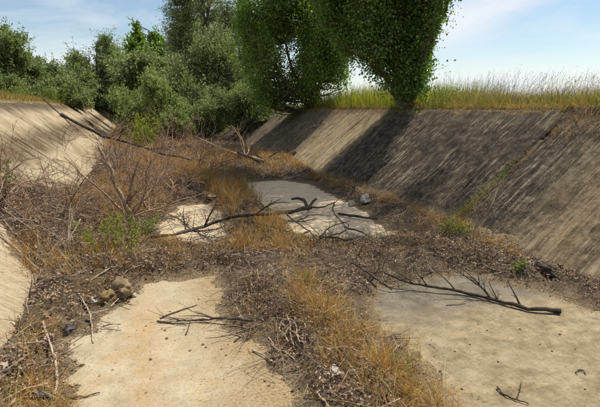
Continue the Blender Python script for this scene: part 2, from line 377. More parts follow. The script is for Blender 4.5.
def mat_rock(name, a, b, c3):
    k = NT(name); P = k.obj()
    n = k.noise(P, 9, 7, .7); f = k.noise(P, 60, 4, .7)
    c = k.ramp(n, [(.3, a), (.5, b), (.68, c3)]); c = k.mix(1., c, k.ramp(f, [(.3, .55), (.6, 1.15)]), 'MULTIPLY')
    k.surf(c, .92, k.bump(k.math('ADD', n, k.math('MULTIPLY', f, .4)), .6, .012), .15); return k.m

M = dict(
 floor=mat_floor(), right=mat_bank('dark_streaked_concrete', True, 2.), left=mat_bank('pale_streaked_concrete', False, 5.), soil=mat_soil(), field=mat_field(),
 litter=mat_island('dead_leaves', [(0, (.03, .022, .018)), (.2, (.10, .068, .052)), (.4, (.23, .155, .105)), (.62, (.38, .25, .135)), (.82, (.27, .20, .15)), (.95, (.33, .26, .20)), (1, (.46, .39, .31))], .8),
 twiglit=mat_island('dead_twigs', [(0, (.05, .034, .026)), (.45, (.13, .088, .066)), (.8, (.24, .18, .135)), (1, (.42, .35, .27))], .85),
 dry=mat_island('dry_grass', [(0, (.15, .075, .025)), (.28, (.34, .165, .04)), (.58, (.46, .265, .066)), (.7, (.50, .38, .14)), (.8, (.27, .27, .05)), (.9, (.34, .29, .22)), (1, (.56, .47, .28))], leaf=(.35, (1.15, 1., .8), .7, .2)),
 green=mat_island('green_grass', [(0, (.035, .075, .010)), (.3, (.065, .12, .015)), (.5, (.12, .14, .024)), (.7, (.20, .125, .04)), (.86, (.28, .17, .07)), (1, (.34, .26, .11))], leaf=(.45, (1.35, 1.3, .7), .6, .2), alongv=(.55, 1., (.30, .25, .10))),
 plume=mat_island('grass_plumes', [(0, (.08, .05, .038)), (.5, (.15, .095, .07)), (1, (.26, .19, .12))], leaf=(.2, (1.1, 1., .9), .8, .1)),
 lime=mat_island('lime_grass', [(0, (.07, .13, .010)), (.5, (.17, .22, .018)), (1, (.34, .31, .06))], leaf=(.5, (1.4, 1.3, .6), .6, .2)),
 weed=mat_island('weed_leaves', [(0, (.05, .10, .012)), (.5, (.12, .19, .025)), (1, (.24, .28, .05))], leaf=(.4, (1.4, 1.3, .6), .55, .3)),
 poplar=mat_island('poplar_leaves', [(0, (.03, .08, .015)), (.5, (.095, .18, .032)), (1, (.23, .32, .08))], leaf=(.46, (1.7, 1.75, .6), .32, .6)),
 poplar2=mat_island('bright_poplar_leaves', [(0, (.05, .11, .016)), (.5, (.12, .215, .03)), (1, (.22, .31, .06))], leaf=(.5, (1.6, 1.6, .55), .36, .55)),
 olive=mat_island('olive_leaves', [(0, (.085, .125, .042)), (.5, (.19, .25, .095)), (1, (.36, .40, .215))], leaf=(.4, (1.3, 1.3, .85), .6, .3)),
 olive2=mat_island('pale_olive_leaves', [(0, (.105, .155, .04)), (.5, (.22, .295, .09)), (1, (.37, .42, .185))], leaf=(.4, (1.3, 1.3, .85), .6, .3)),
 far=mat_island('far_leaves', [(0, (.075, .12, .038)), (.5, (.155, .21, .075)), (1, (.27, .32, .15))], leaf=(.4, (1.4, 1.4, .85), .6, .3)),
 bark=mat_bark('tree_bark', (.05, .038, .026), (.16, .125, .085)),
 dead=mat_bark('dark_dead_wood', (.028, .022, .017), (.085, .066, .05), 14),
 rust=mat_bark('reddish_dead_twigs', (.14, .08, .052), (.35, .235, .16), 10),
 tan=mat_bark('tan_dead_wood', (.20, .14, .085), (.40, .30, .20), 12),
 pale=mat_bark('bleached_wood', (.20, .15, .10), (.42, .345, .26), 12),
 rock=mat_rock('brown_rock', (.085, .06, .035), (.19, .138, .08), (.32, .25, .155)),
 clod=mat_rock('ochre_clod', (.085, .058, .026), (.17, .118, .052), (.27, .20, .10)),
 chunk=mat_rock('grey_concrete_chunk', (.22, .20, .17), (.36, .33, .28), (.48, .45, .39)),
 slate=mat_rock('slate_stone', (.03, .03, .03), (.06, .06, .058), (.12, .115, .105)),
 pebble=mat_rock('brown_pebble', (.07, .045, .028), (.14, .09, .055), (.24, .165, .105)),
 ash=mat_rock('pale_crust', (.25, .22, .19), (.38, .35, .31), (.50, .47, .43)),
)

# ------------------------------------------------------------------ ground (one sheet to the horizon, dips under the channel)
xs = np.concatenate([[-1500, -400, -120, -50, -25, -14, -9], np.arange(-6.5, -3.3, .4), [-3.26, -3.2, -2.6, -1.6, XL, .5, 2, 3.2, XR, 5, 5.8, 6.27, 6.33], np.arange(6.7, 12, .4), [14, 20, 35, 70, 200, 500, 1500]])
ys = np.concatenate([[-1500, -300, -60, -20], np.arange(-6, 51, .6), [55, 80, 150, 400, 1500]])
GX, GY = np.meshgrid(xs, ys)
close = np.where(GX < -.4, smooth(45, 50, GY), smooth(24.5, 30, GY))                        # the channel ends, overgrown, under the far trees
sub = prof(GX) - 0.26
inch = (GX > -3.23) & (GX < 6.30)
GZ = np.where(inch, sub * (1 - close) + 1.6 * close, field(GX, GY))
mb = MB(); nx, ny = len(xs), len(ys)
idx = np.arange(nx * ny).reshape(ny, nx)
Q = np.stack([idx[:-1, :-1], idx[:-1, 1:], idx[1:, 1:], idx[1:, :-1]], -1).reshape(-1, 4)
mb.add(np.stack([GX, GY, GZ], -1).reshape(-1, 3), Q); tag(mb.build('ground', M['field'], smoothed=True), kind='structure')

# ------------------------------------------------------------------ concrete lining: floor slabs and bank panels, joints open
def slab(u0, u1, w0, w1, xyz, nrm, m, name, parent, thick=.15, res=.09, uvf=None, amp=.007, seed=0):
    """a slab spanning u (along the channel) and w (across), top at xyz(u,w), with a chipped rim and real thickness"""
    nu = max(4, int((u1 - u0) / res)); nw = max(4, int((w1 - w0) / res))
    u = np.linspace(u0, u1, nu + 1); w = np.linspace(w0, w1, nw + 1); UU, WW = np.meshgrid(u, w)
    edge = np.minimum(np.minimum(UU - u0, u1 - UU), np.minimum(WW - w0, w1 - WW))
    jit = (edge < 1e-6) * 0.022 * (vnoise(UU * 9 + seed, WW * 9, 3) - .3)
    UU2 = UU + np.where(UU == u0, np.abs(jit), np.where(UU == u1, -np.abs(jit), 0)); WW2 = WW
    P = xyz(UU2, WW2)
    d = amp * (fbm(UU * 2.3, WW * 2.3, 40 + seed) - .47) * 2 - np.where(edge < 1e-6, .012, 0) * vnoise(UU * 6, WW * 6, 8 + seed)
    P = P + nrm * d[..., None]
    mb = MB(); n1, n2 = UU.shape; ix = np.arange(n1 * n2).reshape(n1, n2)
    q = np.stack([ix[:-1, :-1], ix[:-1, 1:], ix[1:, 1:], ix[1:, :-1]], -1).reshape(-1, 4)
    rim = np.concatenate([ix[0, :], ix[1:, -1], ix[-1, ::-1][1:], ix[::-1, 0][1:-1]])
    V = P.reshape(-1, 3); B = V[rim] - nrm * thick
    k = len(rim); a = np.arange(k); b = (a + 1) % k
    side = np.stack([rim[a], n1 * n2 + a, n1 * n2 + b, rim[b]], -1)
    uvv = np.stack([UU, WW], -1).reshape(-1, 2); uvv = np.vstack([uvv, uvv[rim]])
    mb.add(np.vstack([V, B]), np.vstack([q, side]), None, uvv)
    o = mb.build(name, m, parent, smoothed=False)
    o.data.polygons.foreach_set('use_smooth', np.concatenate([np.ones(len(q), bool), np.zeros(k, bool)])); return o
J0 = 5.05 - 3 * 2
joints = [J0 + 3 * i for i in range(17)]
fl = empty('channel_floor', (0, 0, 0)); fl['kind'] = 'structure'
Z1 = np.array([0, 0, 1.])
for i, (a, b) in enumerate(zip(joints[:9:2], joints[2:11:2])):
    slab(a + .012, b - .012, XL + .01, XR - .01, lambda u, w: np.stack([w, u, u * 0], -1), Z1, M['floor'], 'concrete_slab', fl, seed=i, res=.1)
sl = np.hypot(RUN_R, HGT_R); dr = np.array([RUN_R, 0, HGT_R]) / sl; nr = np.array([-HGT_R, 0, RUN_R]) / sl
ll = np.hypot(RUN_L, HGT_L); dl = np.array([-RUN_L, 0, HGT_L]) / ll; nl = np.array([HGT_L, 0, RUN_L]) / ll
br = empty('channel_bank', (XR, 0, 0)); br['kind'] = 'structure'
bl = empty('channel_bank', (XL, 0, 0)); bl['kind'] = 'structure'
for i, (a, b) in enumerate(zip(joints[:-1], joints[1:])):
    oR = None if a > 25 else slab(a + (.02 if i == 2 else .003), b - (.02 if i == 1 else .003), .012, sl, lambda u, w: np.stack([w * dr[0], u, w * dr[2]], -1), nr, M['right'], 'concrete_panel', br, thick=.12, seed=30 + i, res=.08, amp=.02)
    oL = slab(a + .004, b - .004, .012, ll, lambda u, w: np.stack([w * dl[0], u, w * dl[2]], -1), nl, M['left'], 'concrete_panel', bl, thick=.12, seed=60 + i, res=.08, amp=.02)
    for f in (oL,): f.data.flip_normals()

# ------------------------------------------------------------------ soil drifted over the lining
def soil_sheet(x0, x1, y0, y1, rx, ry, mb):
    x = np.arange(x0, x1 + rx, rx); y = np.arange(y0, y1 + ry, ry); X, Y = np.meshgrid(x, y)
    c = cover(X, Y); rough_ = (vnoise(X * 22, Y * 22, 77) - .5) * .03 * smooth(0.0, .05, c)
    Z = prof(X) + c + rough_
    keep = c > -0.035
    ix = np.arange(X.size).reshape(X.shape)
    q = np.stack([ix[:-1, :-1], ix[:-1, 1:], ix[1:, 1:], ix[1:, :-1]], -1)
    kf = keep[:-1, :-1] | keep[:-1, 1:] | keep[1:, 1:] | keep[1:, :-1]
    mb.add(np.stack([X, Y, Z], -1).reshape(-1, 3), q[kf], None, np.stack([-bareness(X, Y) + .4 * ((X > 4.35) & (np.abs(Y - 5.06) < .3)), X * 0], -1).reshape(-1, 2))
mb = MB(); soil_sheet(-3.3, 6.36, -1, .6, .06, .0571, mb); soil_sheet(-3.3, 6.36, .6, 9, .03, .03, mb); soil_sheet(-3.3, 6.36, 9, 26.5, .09, .12, mb); soil_sheet(-3.3, .2, 26.5, 46, .12, .2, mb)
so = mb.build('soil', M['soil'], smoothed=True); tag(so, kind='structure')

# ------------------------------------------------------------------ scattered litter and grass (uncountable)
def scatter(n, x0, x1, y0, y1, power=1.0):
    u = rng.random(n) ** power
    return rng.uniform(x0, x1, n), y0 + (y1 - y0) * u
def quads_leaf(mb, C, size, aspect=.55, tilt=.6, curl=.25, up=None):
    n = len(C)
    az = rng.uniform(0, 2 * np.pi, n); el = rng.normal(0, tilt, n)
    a = np.stack([np.cos(az) * np.cos(el), np.sin(az) * np.cos(el), np.sin(el)], -1)
    r = rng.normal(0, 1, (n, 3)); r[:, 2] *= tilt
    b = np.cross(a, np.cross(r, a)); b = r - (r * a).sum(1)[:, None] * a; b /= np.linalg.norm(b, axis=1)[:, None] + 1e-9
    nn = np.cross(a, b); L = np.asarray(size).reshape(-1, 1) * np.ones((n, 1)); Wd = L * aspect
    k = curl * L * rng.normal(0, 1, (n, 1))
    V = np.stack([C - a * L / 2, C + b * Wd / 2 + nn * k, C + a * L / 2, C - b * Wd / 2 + nn * k], 1).reshape(-1, 3)
    q = np.arange(4 * n).reshape(n, 4); mb.add(V, q, None, np.tile([[0, 0], [.5, .5], [0, 1], [.5, .5]], (n, 1)))
mb = MB()
for (n, x0, x1, y0, y1, s0, s1) in ((100000, -1.3, 4.6, 1.2, 6.2, .009, .034), (60000, -2.4, 4.8, 6, 12, .018, .05), (20000, -2, 5, 12, 24, .03, .08), (10000, 5.6, 6.4, 2.5, 14, .02, .05), (9000, -1.3, .2, 1.6, 7, .02, .055)):
    x, y = scatter(n, x0, x1, y0, y1); c = cover(x, y); e = -bareness(x, y)
    ok = (e > 0.0) & (rng.random(n) < (.12 + .88 * smooth(0.02, .32, e)) * (.12 + .88 * smooth(.36, .56, fbm(x * 2.2, y * 2.2, 91)))); x, y, c = x[ok], y[ok], c[ok]
    z = prof(x) + c + rng.random(len(x)) * .045 * smooth(0, .2, e[ok]) + .004
    quads_leaf(mb, np.stack([x, y, z], -1), rng.uniform(s0, s1, len(x)), .5, .55, .22)
x, y = scatter(16000, -.6, 3.9, .8, 10.5); e = bareness(x, y); ok = (e > 0) & (rng.random(16000) < np.exp(-e * 9) * .75 + .055); x, y = x[ok], y[ok]
quads_leaf(mb, np.stack([x, y, prof(x) + .009 + rng.random(len(x)) * .004], -1), rng.uniform(.007, .02, len(x)), .55, .12, .1)
tag(mb.build('leaf_litter', M['litter']), 'brown and grey dead leaves heaped over the channel floor', 'leaf litter', kind='stuff')

mb = MB()
def twigs(mb, x, y, z, L, r, tilt=.25):
    n = len(x); az = rng.uniform(0, 2 * np.pi, n); el = rng.normal(0, tilt, n)
    a = np.stack([np.cos(az) * np.cos(el), np.sin(az) * np.cos(el), np.sin(el)], -1); b = np.stack([-np.sin(az), np.cos(az), az * 0], -1); c = np.cross(a, b)
    C = np.stack([x, y, z], -1); bend = b * (rng.normal(0, .09, n) * L)[:, None] + c * (rng.normal(0, .05, n) * L)[:, None]
    V = []
    for t, rr in ((-.5, 1.), (0., .85), (.5, .45)):
        ctr = C + a * (t * L)[:, None] + (bend if t == 0 else 0)
        for k in range(3):
            an = k * 2.094; V.append(ctr + (b * math.cos(an) + c * math.sin(an)) * (r * rr)[:, None])
    V = np.stack(V, 1).reshape(-1, 3); base = np.arange(n)[:, None, None] * 9
    qs = np.array([[s * 3 + k, s * 3 + (k + 1) % 3, s * 3 + 3 + (k + 1) % 3, s * 3 + 3 + k] for s in (0, 1) for k in range(3)])
    mb.add(V, (base + qs[None]).reshape(-1, 4))
for (n, x0, x1, y0, y1, l0, l1) in ((7000, -1.4, 4.5, 1.3, 6.2, .04, .28), (6000, -2.3, 4.7, 6, 12, .1, .5), (2500, -2, 4.6, 12, 22, .2, .8), (700, -1.2, .1, 2, 6.2, .1, .35)):
    x, y = scatter(n, x0, x1, y0, y1); c = cover(x, y); e = -bareness(x, y); ok = e > 0.02
    x, y, c = x[ok], y[ok], c[ok]; L = l0 + (l1 - l0) * rng.random(len(x)) ** 2
    twigs(mb, x, y, prof(x) + c + .012 + rng.random(len(x)) * .03, L, np.clip(L * .013, .0012, .004) * rng.uniform(.6, 1.3, len(x)))
tag(mb.build('twig_litter', M['twiglit']), 'fine broken twigs strewn through the dead leaves', 'twig litter', kind='stuff')

def blades(mb, x, y, z, h, w, lean=.35, droop=.5, seg=3, az=None, uvmax=1., heads=None):
    n = len(x); az = rng.uniform(0, 2 * np.pi, n) if az is None else az
    ln = np.abs(rng.normal(0, lean, n)); d = np.stack([np.cos(az), np.sin(az), az * 0], -1)
    fa = az + np.pi / 2 + rng.normal(0, .6, n); s = np.stack([np.cos(fa), np.sin(fa), fa * 0], -1)
    base = np.stack([x, y, z], -1); V = []; UVv = []
    for i in range(seg + 1):
        t = i / seg
        p = base + d * ((ln * t + droop * ln * t * t) * h)[:, None] + np.array([0, 0, 1.]) * (h * (t - .35 * ln * t * t))[:, None]
        ww = w * (1 - t) ** .7 if i < seg else w * .08
        V += [p - s * (ww / 2)[:, None], p + s * (ww / 2)[:, None]]; UVv += [[0, t * uvmax], [1, t * uvmax]]
    if heads is not None:
        for t in np.linspace(.74, 1., 6):
            p = base + d * ((ln * t + droop * ln * t * t) * h)[:, None] + np.array([0, 0, 1.]) * (h * (t - .35 * ln * t * t))[:, None]
            quads_leaf(heads, p + rng.normal(0, .003, p.shape), rng.uniform(.018, .042, n), .2, 1.3, .1)
    V = np.stack(V, 1).reshape(-1, 3); k = 2 * (seg + 1); b = np.arange(n)[:, None, None] * k
    qs = np.array([[2 * i, 2 * i + 1, 2 * i + 3, 2 * i + 2] for i in range(seg)])
    mb.add(V, (b + qs[None]).reshape(-1, 4), None, np.tile(UVv, (n, 1)))
def tufts(mb, polys, dens, nb, h0, h1, w=.004, spread=.05, lean=.4, need_soil=True, jitter=.3, droop=.5):
    for poly in polys:
        P = np.array(poly); lo, hi = P.min(0) - jitter, P.max(0) + jitter
        n = int((hi - lo).prod() * dens); x = rng.uniform(lo[0], hi[0], n); y = rng.uniform(lo[1], hi[1], n)
        s = sdf(poly, x, y) + (fbm(x * 2.5, y * 2.5, 51) - .47) * 1.2 * jitter
        ok = (s > 0) & (rng.random(n) < .15 + smooth(.38, .6, fbm(x * 3, y * 3, 52)))
        if need_soil: ok &= bareness(x, y) < .03
        x, y = x[ok], y[ok]; th = rng.uniform(h0, h1, len(x)) * (.6 + .8 * fbm(x * 2, y * 2, 53))
        x = np.repeat(x, nb) ; y = np.repeat(y, nb); th = np.repeat(th, nb)
        x = x + rng.normal(0, spread, len(x)); y = y + rng.normal(0, spread, len(y))
        blades(mb, x, y, top(x, y) - .01, th * rng.uniform(.45, 1.1, len(x)), np.full(len(x), w) * rng.uniform(.6, 1.4, len(x)), lean, droop)
G_CENTER = [(1.36,4.65),(1.75,4.5),(1.72,3.67),(1.66,3.02),(1.75,2.56),(1.68,1.97),(1.55,1.4),(1.1,1.4),(1.05,2.04),(1.13,2.45),(1.19,3.4),(1.2,3.98)]
G_MID = [(1.45,6.35),(1.95,5.9),(1.75,4.59),(1.12,4.53),(1.11,5.21)]
G_FAR = [(1.3,10.86),(2.4,11.38),(2.12,7.62),(1.45,6.4),(1.25,8.43)]
G_FAR2 = [(-.4,20),(3.1,21.5),(2.6,11.8),(1.0,9.25),(.1,12.4)]
G_LEFT = [(-.95,4.2),(-.56,3.67),(-.55,3.2),(-.52,2.4),(-.5,1.6),(-.88,1.6),(-.88,3.07),(-.92,3.7)]
RTG = [(3.95,11.5),(4.4,11.3),(4.42,8.75),(4.38,6.27),(4.2,4.5),(4.0,3.4),(3.8,3.5),(3.85,4.5),(3.95,6.3),(3.9,8.8)]
mb = MB()
tufts(mb, [G_CENTER], 240, 22, .05, .22, .0032, .04, .6, droop=.9)
tufts(mb, [[(1.3,3.2),(1.8,2.6),(1.75,1.4),(1.0,1.4),(1.2,2.4)]], 190, 24, .08, .22, .0034, .04, .6, droop=.9)
tufts(mb, [G_MID], 170, 30, .14, .34, .004, .045, .5)
tufts(mb, [[(1.1,4.5),(1.9,4.5),(2.6,5.0),(1.9,5.6),(1.2,5.4),(.2,5.2),(.2,4.8)]], 90, 20, .06, .2, .004, .05, .6)
tufts(mb, [G_FAR], 80, 30, .2, .48, .006, .06, .4)
tufts(mb, [G_FAR2], 26, 30, .15, .38, .008, .1, .7)
tufts(mb, [[(-.5,7.6),(.3,7.6),(.6,9),(1.4,11),(-.2,14),(-.6,10)]], 26, 26, .12, .34, .007, .08, .5)
tufts(mb, [[(.2,4.4),(3.9,3.7),(4.1,6),(3.7,5.2),(2.2,5.0),(.2,5.4)], [(-.5,4.3),(.8,4.5),(1,5.4),(0,5.6)], [(.75,2),(1.2,2),(1.25,4.4),(.8,4.4)], [(-.9,1.8),(-.5,2.6),(-.5,3.6),(-.2,4.3),(-1,4.6)]], 130, 14, .03, .14, .003, .05, .9)
tufts(mb, [[(-.8,16),(.6,16),(.4,40),(-.8,40)]], 8, 30, .2, .45, .014, .15, .5, False)
tufts(mb, [G_LEFT], 420, 22, .06, .19, .0032, .035, .8, droop=.9)
tufts(mb, [RTG], 240, 18, .06, .2, .0045, .05, .7, jitter=.15)
tufts(mb, [[(2.6,10.4),(4.3,10.4),(4.3,15),(2.4,15)]], 60, 22, .1, .32, .007, .07, .7)
tufts(mb, [[(-1.3,4.3),(-.2,4.5),(.3,5.2),(-.2,6.6),(-1.5,6.8),(-1.2,5.5)]], 60, 22, .1, .3, .0045, .05, .5)
tufts(mb, [[(-.6,6.5),(.3,6.5),(.6,8.4),(-.4,11),(-1.3,9)]], 30, 22, .15, .4, .006, .07, .5)
tufts(mb, [[(4.2,4.95),(4.2,5.2),(5.5,5.15),(5.5,4.95)]], 200, 14, .05, .14, .004, .03, .6, jitter=.1)
tufts(mb, [[(5.7,2.5),(5.75,4.9),(6.4,5.2),(6.5,2.5)]], 90, 18, .05, .18, .004, .05, .7, False)
tufts(mb, [[(6.2,4.9),(6.2,16),(6.6,16),(6.6,4.9)]], 70, 22, .06, .2, .005, .05, .8, False, .05)
tufts(mb, [[(2,4),(3.6,4),(3.8,4.9),(2,4.9)]], 18, 10, .06, .18, .004, .06, .6)
tag(mb.build('dry_grass', M['dry']), 'orange brown dry grass growing through the debris', 'dry grass', kind='stuff')

# tall grass on the crest of the sunlit field
mb = MB(); pl = MB(); hd_ = pl
n = 30000; x = 6.3 + 5.5 * rng.random(n) ** 1.3; y = rng.uniform(3.4, 16, n)
hh = rng.uniform(.10, .42, n) * (.25 + 1.6 * fbm(x * 1.6, y * 1.6, 61)) * (0.5 + .5 * smooth(6.3, 7.0, x))
blades(mb, x, y, field(x, y) - .02, hh, rng.uniform(.004, .010, n), .5, .8)
n = 2600; x = 6.45 + 5 * rng.random(n) ** 1.2; y = rng.uniform(3.4, 16, n); hh = rng.uniform(.28, .72, n) * (.65 + .65 * fbm(x * .7, y * .7, 65)); az = rng.normal(-.6, .9, n)
blades(pl, x, y, field(x, y), hh, np.full(n, .0045), .35, .8, 5, az, heads=hd_)
tag(mb.build('crest_grass', M['green']), 'tall green and straw grass along the top of the dark bank', 'tall grass', kind='stuff')
tag(pl.build('seed_grass', M['plume']), 'thin brown seed stalks rising above the green grass against the sky', 'seed grass', kind='stuff')
mb = MB(); n = 9000; x = 6.3 + 3.6 * rng.random(n); y = rng.uniform(9.8, 17, n)
blades(mb, x, y, field(x, y) - .02, rng.uniform(.3, .85, n) * (.5 + fbm(x, y, 68)), rng.uniform(.007, .013, n), .3, .6)
tag(mb.build('lime_grass', M['lime']), 'bright yellow green grass in the gap between the two poplars', 'bright grass', kind='stuff')
mb = MB(); n = 16000; y = 7 + 43 * rng.random(n) ** 1.2; x = -3.25 - 5 * rng.random(n) ** 1.3
blades(mb, x, y, field(x, y) - .02, rng.uniform(.12, .36, n) * (.5 + fbm(x, y, 69)), rng.uniform(.008, .016, n), .45, .6)
tag(mb.build('verge_grass', M['green']), 'short green and ochre grass along the top of the pale bank', 'verge grass', kind='stuff')
mb = MB(); n = 7000; y = 7 + 42 * rng.random(n) ** 1.2; x = -3.12 - 2.2 * rng.random(n)
blades(mb, x, y, field(np.minimum(x, -3.25), y) - .03, rng.uniform(.08, .28, n), rng.uniform(.007, .014, n), .6, .6)
tag(mb.build('straw_grass', M['dry']), 'straw coloured grass fringe at the lip of the pale bank', 'straw grass', kind='stuff')

# creeping weeds in the bank joint
mb = MB(); n = 1100; t = rng.random(n) ** 2.0; x = 4.1 + 1.2 * t; y = 5.08 + rng.normal(0, .06, n)
quads_leaf(mb, np.stack([x, y, top(x, y) + rng.random(n) * .07], -1), rng.uniform(.01, .028, n), .6, .7, .15)
tag(mb.build('creeper', M['weed']), 'low green creeper rooted in the open joint of the dark bank', 'creeper', kind='stuff')

# ------------------------------------------------------------------ wood: branching shapes
def unit(v): v = np.asarray(v, float); return v / (np.linalg.norm(v) + 1e-9)
def wander(p, d, L, n, wob, grav=0.):
    pts = [np.asarray(p, float)]; d = unit(d); st = L / n
    for i in range(n):
        d = unit(d + rng.normal(0, wob, 3) + np.array([0, 0, grav])); pts.append(pts[-1] + d * st)
    return np.array(pts)
def ramify(mb, p, d, L, r, level, spec, k=5, mini=.0014):
    """grow a limb and its side twigs into mb"""
    wob, nch, ratio, ang, grav = spec
    n = max(3, min(9, int(L / .07)))
    pts = wander(p, d, L, n, wob, grav); rad = r * (1 - .75 * np.linspace(0, 1, n + 1)); rad = np.maximum(rad, mini)
    mb.tube(pts, rad, max(3, k), cap=False)
    if level <= 0: return
    for c in range(max(1, int(rng.normal(nch, .8)))):
        t = rng.uniform(.22, 1.); i = min(n, int(t * n)); dd = unit(pts[min(i + 1, n)] - pts[max(0, i - 1)])
        side = unit(np.cross(dd, rng.normal(0, 1, 3)))
        ramify(mb, pts[i], dd * math.cos(ang) + side * math.sin(ang) * rng.uniform(.6, 1.2), L * ratio * rng.uniform(.55, 1.15), rad[i] * .62, level - 1, spec, k - 1, mini)
def settle(P, r):
    P = np.array(P); P[:, 2] = np.maximum(P[:, 2], top(P[:, 0], P[:, 1]) + r); return P
def smooth_line(P, n):
    P = np.asarray(P, float); s = np.concatenate([[0], np.cumsum(np.linalg.norm(np.diff(P, axis=0), axis=1))]); t = np.linspace(0, s[-1], n)
    Q = np.stack([np.interp(t, s, P[:, i]) for i in range(3)], -1)
    for _ in range(2): Q[1:-1] = (Q[:-2] + 2 * Q[1:-1] + Q[2:]) / 4
    return Q

def fallen(name, label, cat, P, r0, r1, m, n=18, wob=.006, twig=0, tl=.4, spec=(.12, 3, .55, .7, -.02), group=None, k=7, ground=True, tdir=None, lev=1, trange=(.2, .95)):
    """a branch lying along P with side branches as parts"""
    Q = smooth_line(P, n); Q = Q + rng.normal(0, wob, Q.shape); rad = np.linspace(r0, r1, n) * (1 + .14 * rng.normal(0, 1, n).clip(-1.5, 1.5))
    if ground: Q = settle(Q, r0 * .7)
    root = empty(name, Q[0]); tag(root, label, cat, group); bpy.context.view_layer.update() if False else None
    mb = MB(); mb.tube(Q - Q[0], rad, k); mb.build('stem', m, root, True)
    for i in range(twig):
        t = rng.uniform(*trange); j = int(t * (n - 1)); dd = unit(Q[min(j + 1, n - 1)] - Q[max(j - 1, 0)])
        side = unit(np.cross(dd, rng.normal(0, 1, 3))); side[2] = abs(side[2]) * .6
        if tdir is not None: side = unit(side * .55 + np.asarray(tdir, float))
        b = MB(); ramify(b, Q[j] - Q[0], dd * .45 + side, tl * rng.uniform(.5, 1.2), rad[j] * .55, lev, spec, 5)
        # keep twigs out of the ground
        for q in range(len(b.v)):
            W = b.v[q].astype(float) + Q[0]; W[:, 2] = np.maximum(W[:, 2], top(W[:, 0], W[:, 1]) + .003 + .004 * rng.random(len(W))); b.v[q] = (W - Q[0]).astype(np.float32)
        b.build('side_branch', m, root, True)
    return root

# dead limb thrown right across the channel
fallen('fallen_limb', 'long dark dead limb reaching down from the pale bank across the far brush', 'dead limb',
       [at(60, 114, 10.6), at(70, 119, 10.6), at(82, 126, 10.6), at(94, 133, 10.6), at(112, 138, 10.7), at(150, 149, 10.9), at(175, 157, 11.2), at(200, 160, 11.5), at(225, 164, 11.9), at(252, 168, 12.3)], .034, .016, M['dead'], 30, .008, 8, .8, (.14, 4, .6, .8, .0), ground=False, lev=2)
fallen('fallen_limb', 'dark bare pole leaning down the crest of the pale bank', 'dead limb',
       [at(43, 99, 16.6), at(60, 114, 15.6), at(78, 131, 14.5)], .024, .014, M['dead'], 12, .01, 1, .4)
fallen('fallen_log', 'dark dead log propped against the foot of the dark bank at the far end', 'dead log',
       [spot(296, 153) + [0, 0, .06], at(278, 160, 12.8), spot(262, 166) + [0, 0, .1], spot(238, 161) + [0, 0, .25]], .06, .04, M['dead'], 14, .01, 3, .6)
fallen('fallen_log', 'grey dead pole lying in the brush behind the far slab', 'dead log',
       [spot(262, 166) + [0, 0, .15], spot(228, 158) + [0, 0, .2], spot(195, 150) + [0, 0, .45]], .04, .02, M['tan'], 12, .015, 5, .9, lev=2)
# branch lying over the middle of the floor
Bp = [spot(150, 238, .05), spot(175, 234, .08), spot(200, 228, .14), spot(222, 219, .22), spot(240, 215, .24), spot(262, 214, .2), spot(290, 212, .14), spot(311, 207, .12)]
fb = fallen('fallen_branch', 'dark fallen branch with a stubby forked end lying across the shaded middle slab', 'fallen branch', Bp, .018, .036, M['dead'], 26, .006, 9, .55, (.16, 3, .6, .8, -.03), ground=False, lev=2, trange=(.15, .6))
q0 = np.array(fb.location)
for a, b, r in (((308, 209), (303, 199), .032), ((303, 200), (292, 199), .026), ((309, 208), (316, 199), .028)):
    A = spot(*a, .1) - q0; Bq = spot(*b, .17) - q0
    mb = MB(); mb.tube(smooth_line([A, (A + Bq) / 2 + [0, 0, .03], Bq], 7), np.linspace(r, r * .75, 7), 7); mb.build('stub', M['dead'], fb, True)
mb = MB()
for P in ([(312, 207), (322, 208), (335, 202), (346, 195)], [(335, 202), (332, 212), (340, 219), (345, 226)], [(285, 213), (296, 222), (310, 232), (320, 238), (322, 247)], [(320, 237), (330, 226), (350, 221)], [(320, 238), (345, 232), (352, 222), (340, 222)],
          [(262, 214), (270, 204), (282, 201), (290, 203)], [(270, 214), (285, 221), (300, 222), (318, 218)], [(296, 222), (312, 214), (330, 216)], [(310, 231), (296, 236), (284, 244)], [(345, 227), (362, 232), (372, 238)], [(276, 220), (268, 228), (262, 238)], [(330, 237), (350, 240), (362, 236)], [(255, 216), (250, 222), (268, 226), (290, 232)]):
    pts = np.array([spot(px, py, .05 + .05 * rng.random()) for px, py in P]) - q0
    Q = smooth_line(pts, 12) + rng.normal(0, .004, (12, 3)); mb.tube(Q, np.linspace(.014, .005, 12), 5)
mb.build('twig', M['dead'], fb, True)
fallen('fallen_branch', 'straight dark stick beside the right end of the forked branch on the shaded slab', 'fallen branch', [spot(338, 214, .03), spot(355, 216, .05), spot(377, 219, .05)], .022, .017, M['dead'], 10, .003)
fallen('fallen_branch', 'long dark branch lying across the near grey slab with its cut butt toward the bank', 'fallen branch',
       [spot(383, 272, .1), spot(408, 283, .07), spot(440, 288, .05), spot(470, 293, .03), spot(500, 301, .03), spot(530, 309, .03), spot(561, 311, .03)],   .008, .021, M['dead'], 26, .005, 9, .42, (.13, 3, .6, .7, -.02), tdir=(-.6, .75, .25), lev=2, trange=(.15, .9))
fallen('fallen_branch', 'thin dark branch curving through the leaves behind the near grey slab', 'fallen branch',
       [spot(352, 262, .08), spot(372, 276, .05), spot(392, 290, .03)], .009, .006, M['dead'], 12, .004, 4, .3, lev=1)
